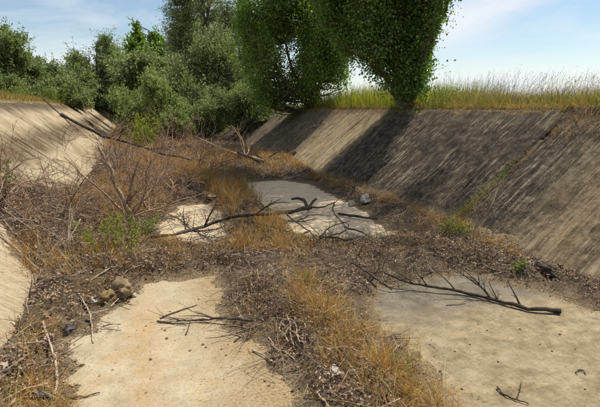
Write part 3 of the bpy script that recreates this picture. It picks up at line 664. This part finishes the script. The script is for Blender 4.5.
# sticks about the pale slab
fallen('stick_bundle', 'small pile of dark sticks reaching over the pale near slab', 'sticks', [spot(253, 320, .05), spot(225, 318, .04), spot(197, 320, .02), spot(176, 321, .02)], .011, .007, M['dead'], 14, .003, 7, .28, (.1, 2, .6, .5, -.03), tdir=(-.8, .1, 0), lev=1)
STK = [
 ([(160, 318), (175, 312), (197, 305)], .006, 'dead', 'thin dark stick pointing up the pale slab above the stick pile'),
 ([(157, 321), (170, 323), (186, 325)], .007, 'dead', 'short reddish stick at the tip of the pile on the pale slab'),
 ([(186, 335), (188, 330), (190, 322)], .005, 'dead', 'tiny upright twig below the stick pile on the pale slab'),
 ([(66, 398), (82, 397), (100, 393)], .006, 'dead', 'dark twig poking from the dry grass onto the near corner of the pale slab'),
 ([(103, 326), (112, 324), (121, 324)], .004, 'dead', 'thin straight twig left of the rock on the slab edge'),
 ([(101, 329), (110, 329), (121, 330)], .0035, 'tan', 'second thin twig just below the straight one at the slab edge'),
 ([(78, 293), (85, 303), (90, 313), (92, 325), (93, 343)], .008, 'pale', 'pale bent stick with a forked head on the left slab edge'),
 ([(43, 322), (49, 342), (55, 360), (58, 378), (56, 395), (50, 410)], .010, 'pale', 'long pale curved stick along the foot of the pale bank'),
 ([(33, 268), (32, 280), (37, 288), (44, 294)], .007, 'pale', 'pale hooked stick at the edge of the pale bank'),
 ([(0, 236), (14, 246), (30, 262), (46, 275)], .010, 'tan', 'lower of two long tan sticks lying down the pale bank'),
 ([(4, 220), (12, 231), (25, 246), (42, 262)], .008, 'tan', 'upper of two long tan sticks lying down the pale bank'),
 ([(19, 225), (30, 238), (40, 252), (44, 262)], .007, 'tan', 'thin tan stick in the shadow under the dead brush'),
 ([(253, 350), (268, 358), (276, 364)], .007, 'pale', 'short pale stick beside the brown dust of the pale slab'),
 ([(268, 337), (275, 348), (288, 356), (296, 360)], .007, 'tan', 'curved tan stick below the bleached root tangle'),
 ([(234, 342), (242, 336), (250, 340)], .006, 'dead', 'dark twig where the dust meets the litter right of the pale slab'),
 ([(497, 387), (501, 393), (512, 398), (528, 404)], .0065, 'dead', 'bent dark twig lying on the bare near slab'),
 ([(517, 399), (519, 392), (522, 382)], .0045, 'dead', 'thin twig standing off the bent one on the bare near slab'),
 ([(446, 305), (456, 305), (466, 303)], .004, 'dead', 'small twig on the grey slab below the long branch'),
 ([(575, 372), (582, 369), (586, 374)], .005, 'dead', 'small curled twig near the bank side of the bare slab'),
 ([(130, 262), (110, 268), (88, 282)], .007, 'pale', 'grey stick in the leaf litter behind the rock'),
 ([(150, 262), (128, 270), (118, 280)], .006, 'tan', 'tan stick crossing the litter above the rock'),
 ([(232, 250), (248, 262), (262, 280)], .007, 'dead', 'dark stick in the litter left of the dry grass clump'),
 ([(215, 258), (240, 250), (262, 250)], .006, 'tan', 'tan stick in the litter beyond the pale slab'),
 ([(300, 268), (330, 262), (356, 258)], .006, 'dead', 'dark stick lying in the litter in front of the shaded slab'),
 ([(340, 300), (352, 284), (378, 274)], .006, 'dead', 'dark stick in the litter left of the long branch'),
 ([(470, 262), (490, 268), (515, 276)], .006, 'tan', 'tan stick at the foot of the dark bank'),
 ([(316, 392), (322, 398), (330, 409)], .007, 'pale', 'pale stick end at the bottom of the dry grass strip'),
 ([(498, 188), (494, 200), (488, 212)], .005, 'tan', 'thin straw stalk lying on the dark bank beside the joint'),
]
for P, r, mk, lab in STK:
    pts = [spot(px, py, r * 1.2 + .004) for px, py in P]
    fallen('stick', lab, 'stick', pts, r, r * .55, M[mk], 12, .0025, 0, k=6)
# bleached forked stick standing in the left pile
fallen('forked_stick', 'bleached forked stick standing up out of the pile by the pale bank', 'stick', [at(56, 273, 5.15), at(62, 256, 5.15), at(70, 238, 5.2), at(81, 219, 5.3)], .019, .007, M['pale'], 12, .004, 4, .42, (.08, 2, .6, .5, .02), ground=False, tdir=(-.5, 0, .6), lev=1, trange=(.1, .7))
fallen('forked_stick', 'grey arched stick bending over beside the bleached one', 'stick', [at(46, 262, 5.1), at(52, 250, 5.15), at(60, 240, 5.2), at(70, 236, 5.3)], .008, .004, M['pale'], 12, .003, 2, .2, ground=False)
fallen('forked_stick', 'short grey stick standing near the edge of the pale bank', 'stick', [at(40, 258, 5.2), at(39, 246, 5.2), at(38, 234, 5.25)], .008, .004, M['pale'], 8, .004, 2, .15, ground=False)
# bleached root tangle
rt = empty('root_tangle', spot(290, 332)); tag(rt, 'tangle of bleached curling roots between the litter and the dry grass', 'roots')
q0 = np.array(rt.location)
for P in ([(279, 330), (280, 322), (286, 318), (294, 320), (298, 330), (294, 338)], [(283, 336), (289, 328), (295, 322), (303, 320), (306, 328)], [(294, 345), (290, 336), (291, 326), (286, 314)], [(300, 342), (296, 334), (301, 326)], [(281, 324), (290, 330), (300, 336), (305, 344)], [(288, 342), (284, 334), (279, 330)]):
    pts = np.array([spot(px, py, .03 + .03 * rng.random()) for px, py in P]) - q0
    mb = MB(); mb.tube(smooth_line(pts, 14) + rng.normal(0, .002, (14, 3)), np.linspace(.006, .0035, 14), 6); mb.build('root', M['pale'], rt, True)

# dead bushes in the left of the channel
def dead_bush(label, base, stems, m, trunkm, spec, lev=3, r=.02, name='dead_bush'):
    root = empty(name, base); tag(root, label, 'dead bush', 'dead bushes along the pale bank')
    mb = MB(); mb.tube([[0, 0, -.08], [0, 0, .02], [.01, .01, .09]], [r * 1.9, r * 1.7, r * 1.1], 8); mb.build('stump', trunkm, root, True)
    for d, L, rr in stems:
        b = MB(); ramify(b, [0, 0, .02], d, L, r * rr, lev, spec, 6, .0022)
        for q in range(len(b.v)):
            W = b.v[q].astype(float) + base; W[:, 2] = np.maximum(W[:, 2], prof(W[:, 0]) + .01 + .02 * rng.random(len(W))); b.v[q] = (W - base).astype(np.float32)
        b.build('branch', m, root, True)
    return root
def fan(n, tilt, L0, L1, bias=(0, 0, 0)):
    out = []
    for i in range(n):
        a = i * 6.283 / n + rng.uniform(-.4, .4); t = rng.uniform(*tilt)
        out.append((unit(np.array([math.cos(a) * math.sin(t), math.sin(a) * math.sin(t), math.cos(t)]) + np.array(bias)), rng.uniform(L0, L1), rng.uniform(.6, 1.)))
    return out
SP = (.15, 4.6, .62, .72, .01); SP4 = (.17, 3.9, .66, .7, .01)
def gp(px, py): p = spot(px, py); return p
b1 = np.array([-1.0, 7.3, 0.]); b1[2] = float(top(b1[0], b1[1]))
dead_bush('leafless reddish bush sprawling over the foot of the pale bank', b1, fan(7, (.5, 1.3), .6, 1.0, (-.25, -.1, .0)), M['rust'], M['tan'], SP4, 3, .020)
b2 = gp(130, 220); dead_bush('leafless bush with a tan forked trunk in front of the middle brush', b2,
    [(unit(at(100, 152, b2[1]) - b2), .95, 1.6), (unit(at(112, 150, b2[1]) - b2), .7, .9), (unit(at(160, 170, b2[1]) - b2), 1.0, .8), (unit(at(200, 180, b2[1]) - b2), 1.2, .8), (unit(at(75, 150, b2[1] + .4) - b2), 1.2, .9), (unit(at(215, 160, b2[1] + 1) - b2), 1.2, .7), (unit(at(140, 165, b2[1] - .5) - b2), .8, .7), (unit(at(60, 190, b2[1]) - b2), .9, .7)], M['rust'], M['tan'], SP4, 3, .020)
tr = MB(); A = b2; Bq = at(101, 150, b2[1])
fallen('dead_sapling', 'tan dead sapling leaning upright among reddish twigs', 'dead sapling', [b2 + [0.05, -.1, -.02], at(121, 196, b2[1] - .1), at(113, 178, b2[1] - .1), at(109, 165, b2[1] - .1), at(99, 147, b2[1] - .1)],   .036, .018, M['tan'], 14, .006, 5, .5, (.12, 4, .62, .7, .03), ground=False, lev=2, tdir=(0, 0, .6))
b3 = gp(178, 196); dead_bush('reddish leafless bush spreading over the floor behind the middle slab', b3, fan(6, (.4, 1.2), .8, 1.3, (.1, 0, .05)), M['rust'], M['rust'], SP, 3, .018)
b4 = np.array([-1.5, 6.5, 0]); b4[2] = float(top(b4[0], b4[1])); dead_bush('leafless bush with dark twigs at the near edge of the brush pile', b4, fan(6, (.4, 1.3), .5, .85, (.1, .1, .0)), M['rust'], M['dead'], SP4, 3, .018)
b5 = gp(205, 172); dead_bush('low purple grey leafless bush at the far end of the brush', b5, fan(5, (.6, 1.3), .8, 1.3), M['rust'], M['rust'], SP, 3, .022)
b6 = np.array([-.3, 11.2, 0]); b6[2] = float(top(b6[0], b6[1])); dead_bush('tall thin leafless bush below the long dead limb', b6, fan(5, (.2, 1.0), .8, 1.3), M['rust'], M['dead'], SP, 3, .024)
b7 = np.array([1.3, 14.5, 0]); b7[2] = float(top(b7[0], b7[1])); dead_bush('brown leafless bush under the olive green tree', b7, fan(5, (.5, 1.2), .8, 1.3), M['rust'], M['rust'], SP, 3, .026)
b8 = np.array([.2, 7.2, 0]); b8[2] = float(top(b8[0], b8[1])); dead_bush('small leafless bush next to the patch of pale floor in the middle', b8, fan(7, (.5, 1.3), .5, .8), M['rust'], M['rust'], SP, 3, .014)

# tangles of thin broken brush heaped at the bushes' feet
def tangle(poly, n, l0, l1, r, hmax, m, label, name='brush_tangle'):
    P = np.array(poly); lo, hi = P.min(0), P.max(0); mb = MB(); c = 0
    while c < n:
        x, y = rng.uniform(lo[0], hi[0]), rng.uniform(lo[1], hi[1]); s_ = float(sdf(poly, np.array([x]), np.array([y]))[0])
        if s_ < 0: continue
        c += 1; L_ = rng.uniform(l0, l1); a = rng.uniform(0, 6.283); e = rng.normal(.25, .45)
        p = np.array([x, y, float(top(x, y)) + hmax * min(1, s_ / .4) * rng.random() ** 2])
        Q = wander(p, [math.cos(a) * math.cos(e), math.sin(a) * math.cos(e), math.sin(e)], L_, 6, .16, -.02); Q[:, 2] = np.maximum(Q[:, 2], top(Q[:, 0], Q[:, 1]) + .005)
        rr = r * rng.uniform(.5, 1.3); mb.tube(Q, np.linspace(rr, rr * .4, 7), 4, False)
    tag(mb.build(name, m, None, True), label, 'brush', kind='stuff')
tangle([(-1.9,6.2),(-1.2,5.0),(-.7,4.6),(-.1,5.0),(.2,5.8),(-.2,7.2),(-1.4,8.4),(-2.0,7.4)], 330, .25, .9, .004, .26, M['twiglit'], 'dark tangle of thin broken brush piled at the foot of the pale bank')
tangle([(-.5,7.6),(.3,7.6),(.8,9),(1.8,11),(1.6,14),(-.3,14),(-.6,10)], 260, .4, 1.2, .006, .35, M['rust'], 'reddish tangle of thin brush across the middle of the channel')
tangle([(1.2,12.2),(3.6,12.2),(4,17),(0,19),(.5,14)], 260, .5, 1.4, .008, .4, M['rust'], 'far tangle of purple grey brush in front of the olive tree')
tangle([(2.0,3.6),(3.8,3.6),(3.9,4.9),(2.9,4.8),(2.0,5.1)], 260, .15, .55, .0035, .06, M['dead'], 'dark thin brush scattered between the grey slab and the shaded slab')
tangle([(1.0,4.4),(1.9,6.2),(1.2,6.6),(.3,5.4)], 160, .2, .6, .0035, .18, M['dead'], 'thin dark brush caught under the fallen branch')
tangle([(.62,3.4),(.75,2.4),(1.25,2.2),(1.3,3.9),(.8,4.2)], 200, .1, .4, .003, .05, M['twiglit'], 'thin dry brush strewn between the pale slab and the dry grass')
# ------------------------------------------------------------------ stones
def stone(label, cat, p, size, m, seed, name='stone', rough=.35, sink=.3, group=None, base=ICO3):
    mb = MB(); lump(mb, (0, 0, size[2] * (1 - sink)), size, seed, rough, base); o = mb.build(name, m, None, base is ICO3); o.location = p
    return tag(o, label, cat, group)
stone('brown angular rock resting on the edge of the pale slab', 'rock', spot(123, 295), (.125, .085, .085), M['rock'], 3.3, 'rock', .5, .3)
stone('ochre crumbling clod beside the brown rock', 'clod', spot(107, 300), (.085, .06, .045), M['clod'], 4.1, 'clod', .75, .35)
stone('small cream stone in front of the brown rock', 'stone', spot(134, 297), (.026, .022, .022), M['chunk'], 5.2)
stone('small cream stone among the leaves left of the clod', 'stone', spot(94, 303), (.03, .022, .018), M['ash'], 6.4)
stone('grey blue slate stone in the dry grass by the pale slab', 'stone', spot(69, 331), (.05, .036, .03), M['slate'], 7.3, rough=.8, sink=.5)
stone('dark slate slab of stone half buried at the bottom left', 'stone', spot(38, 396), (.035, .075, .025), M['slate'], 8.2, rough=.7, sink=.5)
stone('broken grey concrete chunk at the foot of the dark bank', 'concrete chunk', spot(365, 203), (.16, .09, .08), M['chunk'], 9.6, 'concrete_chunk', .4, .3)
stone('smaller grey concrete chunk behind the first one', 'concrete chunk', spot(352, 206), (.07, .06, .05), M['chunk'], 10.6, 'concrete_chunk', .4, .3)
stone('white crumbly crust of litter in the dry grass strip', 'crust', spot(335, 373), (.036, .028, .014), M['ash'], 11.2, 'pale_crust', .6, .2)
stone('flat tan stone in the litter beside the patch of pale floor in the middle', 'stone', spot(213, 196), (.12, .07, .035), M['rock'], 12.1, rough=.6, sink=.5)
stone('dark lump added to stand for the hollow at the foot of the dark bank', 'hollow stand-in', spot(543, 271), (.13, .06, .05), M['dead'], 13.7, 'hollow_lump', .7, .4)  # dark lump added where the bank foot has only a dark hollow
PEB = [(146,327),(144,331),(165,331),(167,339),(175,341),(190,351),(203,345),(206,348),(151,360),(146,394),(177,301),(199,300),(206,303),(211,297),(215,303),(222,302),(205,297),(232,334),(228,345),(222,350),(240,352),(265,382),(269,387),(248,374),(300,389),(294,396),(170,312),(226,356),(184,330),(213,340)]
for i, (px, py) in enumerate(PEB):
    s = rng.uniform(.005, .0125)
    stone('small round brown pebble lying on the pale near slab', 'pebble', spot(px, py), (s, s * .8, s * .55), M['pebble'], 20 + i, 'pebble', .45, .1, 'pebbles on the pale near slab', ICO2)
PEB2 = [(478,325),(487,331),(501,317),(430,345),(455,352),(470,345),(540,345),(552,352),(560,335),(520,330),(498,362),(575,350),(440,372),(585,390),(462,390)]
for i, (px, py) in enumerate(PEB2):
    s = rng.uniform(.006, .012)
    stone('tiny dark crumb of stone lying on the bare grey slab', 'pebble', spot(px, py), (s, s * .85, s * .7), M['pebble'], 60 + i, 'pebble', .25, .1, 'pebbles on the bare grey slab', ICO2)

# ------------------------------------------------------------------ small green plants
def herb(label, p, n, h, spread, leaf, m='weed', name='weed_plant', cat='weed', lpn=40, group=None):
    root = empty(name, p); tag(root, label, cat, group)
    sm = MB(); lm = MB()
    for i in range(n):
        a = rng.uniform(0, 6.283); d = np.array([math.cos(a) * rng.uniform(0, .6), math.sin(a) * rng.uniform(0, .6), 1.])
        st = wander([math.cos(a) * spread * rng.random(), math.sin(a) * spread * rng.random(), -.02], d, h * rng.uniform(.5, 1.1), 6, .1, .03)
        sm.tube(st, np.linspace(.004, .0015, 7) * (h / .4) ** .5, 4)
        k = rng.integers(0, 7, lpn); t = rng.random(lpn)[:, None]
        C = st[np.minimum(k, 5)] * (1 - t) + st[np.minimum(k + 1, 6)] * t + rng.normal(0, leaf * .8, (lpn, 3))
        C[:, 2] = np.maximum(C[:, 2], .01)
        quads_leaf(lm, C, rng.uniform(leaf * .6, leaf * 1.4, lpn), .35, .8, .12)
    sm.build('stem', M['weed'], root, True); lm.build('foliage', M[m], root)
    return root
herb('yellow green bushy weed growing out of the brush pile', spot(118, 248), 16, .42, .28, .04, 'lime')
herb('smaller green weed behind the yellow green one', spot(140, 236), 8, .35, .15, .04)
herb('spindly green weed with upright stems at the corner of the shaded slab', spot(327, 238), 6, .38, .1, .022, lpn=16)
herb('low green weed at the near edge of the shaded slab', spot(376, 243), 7, .25, .1, .03, lpn=20)
herb('low green tuft at the lower end of the bank joint', spot(455, 234), 14, .2, .15, .03)
herb('small green weed beside the dark hollow lump under the bank', spot(517, 271), 8, .14, .07, .025)
herb('green weed growing at the left edge on the pale bank', spot(4, 192), 10, .45, .18, .05)
herb('yellow green weed in the middle dry grass clump', spot(247, 196), 8, .5, .15, .03, lpn=22)
herb('green weed in the dry grass strip by the bare slab', spot(402, 372), 8, .16, .08, .018, lpn=24)
herb('pale green weed at the top of the near dry grass', spot(312, 284), 7, .22, .08, .018, lpn=20)
herb('tiny yellow green plant in the bottom left corner', spot(6, 398), 4, .06, .02, .018, lpn=12)
herb('bright green shrub at the end of the pale bank', np.array([.5, 17.0, .15]), 44, 1.3, .35, .085, 'lime', 'shrub', 'shrub', 60)
herb('small round green bush on the lip of the pale bank', np.array([-3.5, 27, 2.0]), 26, .8, .5, .07, 'weed', 'shrub', 'shrub', 50)
herb('dull green shrub on the verge behind the pale bank', np.array([-4.6, 24, 2.0]), 24, .7, .5, .08, 'weed', 'shrub', 'shrub', 50)
herb('small leafy bush at the lip of the dark bank beside the big poplar', np.array([6.5, 8.5, 1.68]), 14, .6, .25, .05, 'weed', 'shrub', 'shrub', 40)

# ------------------------------------------------------------------ trees
def leaf_cloud(mb, C, per, sig, size, aspect, tilt=.9, curl=.12, droop=None):
    n = len(C); P = np.repeat(C, per, 0) + rng.normal(0, 1, (n * per, 3)).clip(-1.7, 1.7) * np.asarray(sig)
    quads_leaf(mb, P, rng.uniform(size * .65, size * 1.35, len(P)), aspect, tilt, curl)
def tree(name, label, cat, base, lumps, ncl, per, sig, leaf, aspect, lm, stems, r0, group=None, twig_r=.006, upsweep=.5, holes=10, bark='bark', hole_r=.33, fork=.15, nsub=9, vert=1.3, shoot=(.5, .9, .5)):
    base = np.asarray(base, float); root = empty(name, base); tag(root, label, cat, group)
    L = np.array([l[:6] for l in lumps], float); den = [l[6] if len(l) > 6 else 1. for l in lumps]; dsub = []
    sub = []
    for l, dl_ in zip(L, den):                                       # break every mass into uneven sprays with gaps between them
        for q in range(nsub):
            d = rng.normal(0, 1, 3); d /= np.linalg.norm(d); f = rng.uniform(.26, .56)
            c = l[:3] + d * l[3:6] * rng.uniform(.35, .92); sub.append([*c, *(l[3:6] * f * rng.uniform(.7, 1.2, 3) * np.array([.85, .85, vert]))]); dsub.append(dl_)
    L = np.array(sub); wts = (L[:, 3] * L[:, 4] * L[:, 5]) ** .7 * np.array(dsub); wts /= wts.sum()
    # limbs: from the base through the lumps
    limbs = []
    for i, s in enumerate(stems):
        pts = [np.array([rng.normal(0, r0 * .8), rng.normal(0, r0 * .8), -.1]), np.array([0, 0, fork])] + [np.asarray(p, float) for p in s]
        Q = smooth_line(pts, 16) + rng.normal(0, .02, (16, 3)); Q[0, 2] = -.12
        limbs.append((Q, np.linspace(r0 * (.75 if i else 1.), r0 * .10, 16)))
    LP = np.concatenate([q for q, _ in limbs]); LI = np.repeat(np.arange(len(limbs)), 16); LR = np.concatenate([r for _, r in limbs])
    which = rng.choice(len(L), ncl, p=wts); d = rng.normal(0, 1, (ncl, 3)); d /= np.linalg.norm(d, axis=1)[:, None]
    rr = rng.random(ncl) ** .42
    C = L[which, :3] + d * rr[:, None] * L[which, 3:6] * (1 + .16 * rng.normal(0, 1, (ncl, 1)).clip(-1.5, 1.5))
    hw = rng.choice(len(L), holes, p=wts); hd = rng.normal(0, 1, (holes, 3)); hd /= np.linalg.norm(hd, axis=1)[:, None]
    HC = L[hw, :3] + hd * .85 * L[hw, 3:6]; HR = L[hw, 3:6].min(1) * hole_r * rng.uniform(.6, 1.4, holes)
    ok = np.ones(ncl, bool)
    for c, h in zip(HC, HR): ok &= np.linalg.norm(C - c, axis=1) > h
    ok &= C[:, 2] > .06
    C = C[ok]
    parts = [MB() for _ in limbs]
    ctr = np.array([L[:, 0].mean(), L[:, 1].mean(), 0.]); out = (C - ctr) * [1, 1, 0]; out /= np.linalg.norm(out, axis=1)[:, None] + .15
    sl_, upw, rnd = shoot                               # every cluster is a leafy shoot reaching outward and upward
    D = out * (1 - upw * .6) + np.array([0, 0, upw]) + rng.normal(0, rnd, C.shape); D /= np.linalg.norm(D, axis=1)[:, None]
    SLn = sl_ * rng.gamma(4., .25, len(C)) * np.where(rng.random(len(C)) < .1, 1.9, 1.); tips = C + D * SLn[:, None] * .5
    for i, (q, r) in enumerate(limbs): parts[i].tube(q, r, 8)
    for c, tip in zip(C, tips):
        dd = LP - c; dist = np.linalg.norm(dd, axis=1) + np.maximum(0, dd[:, 2] + .1) * 2.2 + .3 * np.abs(dd[:, 2] + upsweep * np.hypot(dd[:, 0], dd[:, 1]))
        j = int(np.argmin(dist)); a = LP[j]; m_ = (a + c) / 2 + np.array([0, 0, -.12 * upsweep * np.linalg.norm(c - a)]) + rng.normal(0, .03, 3)
        t = np.linspace(0, 1, 5)[:, None]; pts = a * (1 - t) ** 2 + 2 * m_ * t * (1 - t) + c * t * t; pts = np.vstack([pts, tip])
        parts[LI[j]].tube(pts, np.linspace(min(LR[j] * .5, twig_r * 2.2), twig_r * .4, 6), 4, False)
    for i, p in enumerate(parts): p.build('trunk' if i == 0 else 'limb', M[bark], root, True)
    tt = rng.uniform(-.5, .55, (len(C), per, 1)); CC = (C[:, None] + D[:, None] * SLn[:, None, None] * tt).reshape(-1, 3)
    CC = CC + rng.normal(0, 1, CC.shape).clip(-1.6, 1.6) * np.asarray(sig) * (1.15 - np.repeat(0, len(CC)))[:, None]
    cm = MB(); leaf_cloud(cm, CC, 1, (.01, .01, .01), leaf, aspect); cm.build('crown', M[lm], root)
    return root

# the two poplars on the dark bank
pb = np.array([6.33, 9.6, 1.62])
tree('poplar_tree', 'big dark leaved poplar with several leaning stems on the lip of the dark bank', 'tree', pb,
     [(-.55, .1, 2.2, 1.15, 1.15, 1.25), (.25, -.15, 2.0, .9, 1.0, 1.1), (-1.1, .3, 2.3, 1.15, 1.1, 1.05), (.3, -.3, 2.9, 1.0, 1.1, 1.0), (-.3, -.1, 3.5, 1.5, 1.5, 1.1), (-.1, 0, 1.25, .85, .9, .7), (.2, -1.7, 4.4, 1.9, 2.0, 1.2, .16), (0, .2, 4.6, 1.6, 1.1, 1.3, .16), (.2, -3.0, 4.6, 1.5, 1.7, 1.0, .16), (.9, -2.8, 5.4, 1.5, 1.8, 1.0, .16), (.3, -.7, 5.4, 1.5, 1.7, 1.0, .14), (-.1, 0, .75, .6, .65, .55), (-1.75, .9, 2.9, .9, .9, .85), (-1.5, .9, 4.0, 1.2, 1.2, 1.0)],
     3000, 44, (.09, .09, .10), .058, .78, 'poplar',
     [[(-.1, .1, .6), (-.25, 0, 1.8), (-.2, -.4, 3.4), (.1, -.8, 5.2)], [(-.35, .1, .5), (-.75, .1, 1.4), (-1.05, .2, 2.6), (-1, .4, 4)], [(.25, -.1, .7), (.6, -.2, 1.7), (.9, -.5, 3), (.8, -1.5, 4.8)], [(.4, .2, .5), (.9, .3, 1.4), (1.1, .4, 2.8), (.8, .8, 4.6)], [(.1, -.4, .8), (.1, -.9, 2.2), (.15, -1.8, 3.8), (.2, -2.6, 4.6)], [(-.1, .4, .8), (0, .7, 2.2), (.2, 1, 4.8)]],
     .085, 'poplars on the dark bank', .007, .7, 34, shoot=(.55, 1.0, .45))
pc = np.array([6.45, 16.0, 1.60])
tree('poplar_tree', 'broad bright green poplar farther along the lip of the dark bank', 'tree', pc,
     [(-.5, .3, 1.7, 1.45, 1.5, 1.5), (-1.5, .6, 2.1, 1.2, 1.2, 1.8), (.4, 0, 1.9, 1.1, 1.2, 1.5), (-.9, .5, 3.6, 1.6, 1.6, 1.6), (.3, .2, 3.8, 1.4, 1.6, 1.5), (-.4, .3, 5.4, 1.6, 1.6, 1.4), (-1.6, .4, 1.0, .9, .9, .9), (.1, -.9, 2.0, 1.0, 1.1, 1.5), (.2, -1.6, 4.0, 1.3, 1.4, 1.6), (-.2, 0, .7, 1.0, 1.0, .6), (-1.0, .8, .6, .9, .9, .6), (.6, -1.7, 3.1, 1.0, 1.1, 1.0)],
     2300, 42, (.095, .095, .10), .072, .72, 'poplar2',
     [[(0, 0, .6), (-.1, 0, 2.), (-.1, .1, 4), (0, 0, 6.4)], [(-.3, 0, .6), (-.8, 0, 1.6), (-1.2, 0, 3.2), (-1, 0, 4.8)], [(.3, 0, .6), (.7, .1, 1.8), (.9, .2, 3.4), (.8, .2, 5)], [(-.5, -.2, .5), (-1.2, -.1, 1.2), (-1.8, 0, 2.2)], [(.2, .4, .6), (.5, .8, 1.8), (.4, 1, 3.4)], [(.1, -.4, .7), (.2, -.9, 2), (.2, -1, 3.6)]],
     .10, 'poplars on the dark bank', .008, .8, 26, shoot=(.75, 1.3, .4))
# silvery olive trees closing the far end of the channel
def olive(label, base, S, H, mk='olive', n=1300, per=30, leaf=.12, seed=0, name='olive_tree', cat='tree', asp=.28):
    ls = [(0, 0, H * .45, S * .75, S * .75, H * .36), (0, 0, H * .17, S * .85, S * .85, H * .17)]; st = [[(0, 0, H * .3), (.05 * S, 0, H * .6), (.1 * S, 0, H * .9)]]
    for k in range(7):
        a = k * 2.4 + seed; rr = S * rng.uniform(.45, .7); z = H * rng.uniform(.22, .8)
        ls.append((math.cos(a) * rr, math.sin(a) * rr, z, S * rng.uniform(.32, .5), S * rng.uniform(.32, .5), H * rng.uniform(.14, .24)))
        st.append([(math.cos(a) * rr * .35, math.sin(a) * rr * .35, z * .5), (math.cos(a) * rr, math.sin(a) * rr, z)])
    return tree(name, label, cat, base, ls, n, per, (S * .035, S * .035, S * .035), leaf, asp, mk, st, .035 * H, 'trees closing the far end', .012, .4, 22, shoot=(.2 * S + .35, .5, .6))
olive('large silvery green olive tree filling the middle of the far channel', (3.7, 23.5, .4), 2.3, 5.6, 'olive', 1900, 34, .14, 1)
olive('pale silvery shrub in front of the large olive tree', (1.7, 20.5, .3), 1.3, 3.2, 'olive2', 1200, 32, .12, 2, 'olive_shrub', 'shrub')
olive('dark low olive shrub in the shade at the foot of the bright poplar', (5.0, 20.5, .8), 1.5, 2.6, 'far', 900, 30, .12, 3, 'olive_shrub', 'shrub')
olive('tall loose grey green tree whose top leaves the picture behind the olive', (5.2, 33, 1.6), 2.7, 11.0, 'olive', 1500, 30, .17, 4, 'willow_tree')
olive('grey green tree beside the tall one behind the bright poplar', (8.6, 34, 1.6), 2.8, 10.5, 'olive', 1100, 30, .18, 5, 'willow_tree')
olive('bright green pointed tree rising behind the dark round one', (1.75, 37, 1.6), 1.5, 6.4, 'poplar2', 1100, 30, .17, 6, 'far_tree', 'tree', .6)
olive('dark round tree standing behind the end of the pale bank', (-2.7, 51, 1.7), 3.3, 7.0, 'far', 1300, 30, .17, 7, 'far_tree', 'tree', .45)
olive('mid green bushy tree right of the dark round one', (.7, 28, 1.6), 1.7, 3.4, 'olive', 1100, 30, .15, 8, 'far_tree', 'tree', .4)
olive('low green tree between the round tree and the left group', (-3.5, 34, 1.8), 2.2, 2.5, 'far', 900, 28, .18, 9, 'far_tree', 'tree', .4)
olive('dark tree at the left edge behind the pale bank', (-6.6, 28.5, 1.9), 2.2, 3.7, 'far', 1300, 30, .17, 10, 'far_tree', 'tree', .4)
olive('slightly lower dark tree second from the left edge', (-5.0, 32.5, 1.9), 1.8, 3.0, 'far', 1100, 30, .17, 11, 'far_tree', 'tree', .4)
olive('distant tree far beyond the end of the pale bank', (.9, 48, 1.6), 3.0, 6.0, 'far', 900, 28, .24, 12, 'far_tree', 'tree', .5)
olive('distant tree closing the view beneath the tall grey green one', (4.5, 46, 1.6), 3.2, 7.0, 'far', 900, 28, .24, 13, 'far_tree', 'tree', .5)
olive('low dark thicket under the round tree at the end of the pale bank', (-2.2, 50, 1.7), 3.0, 3.4, 'far', 700, 28, .13, 14, 'thicket_shrub', 'shrub', .4)
olive('silvery low thicket just left of the pale silvery shrub', (.5, 24.5, .5), 1.3, 2.5, 'olive2', 800, 30, .12, 15, 'thicket_shrub', 'shrub')
olive('low green thicket at the left behind the verge of the pale bank', (-5.8, 26.0, 1.9), 1.6, 1.5, 'far', 600, 28, .13, 16, 'thicket_shrub', 'shrub', .4)
olive('small dark thicket between the left trees and the round tree', (-3.4, 30.0, 1.8), 1.6, 1.9, 'olive', 600, 28, .13, 17, 'thicket_shrub', 'shrub', .4)
olive('tangled dark thicket at the foot of the large olive tree', (2.9, 21.0, .3), 1.2, 2.0, 'olive', 700, 30, .11, 18, 'thicket_shrub', 'shrub')
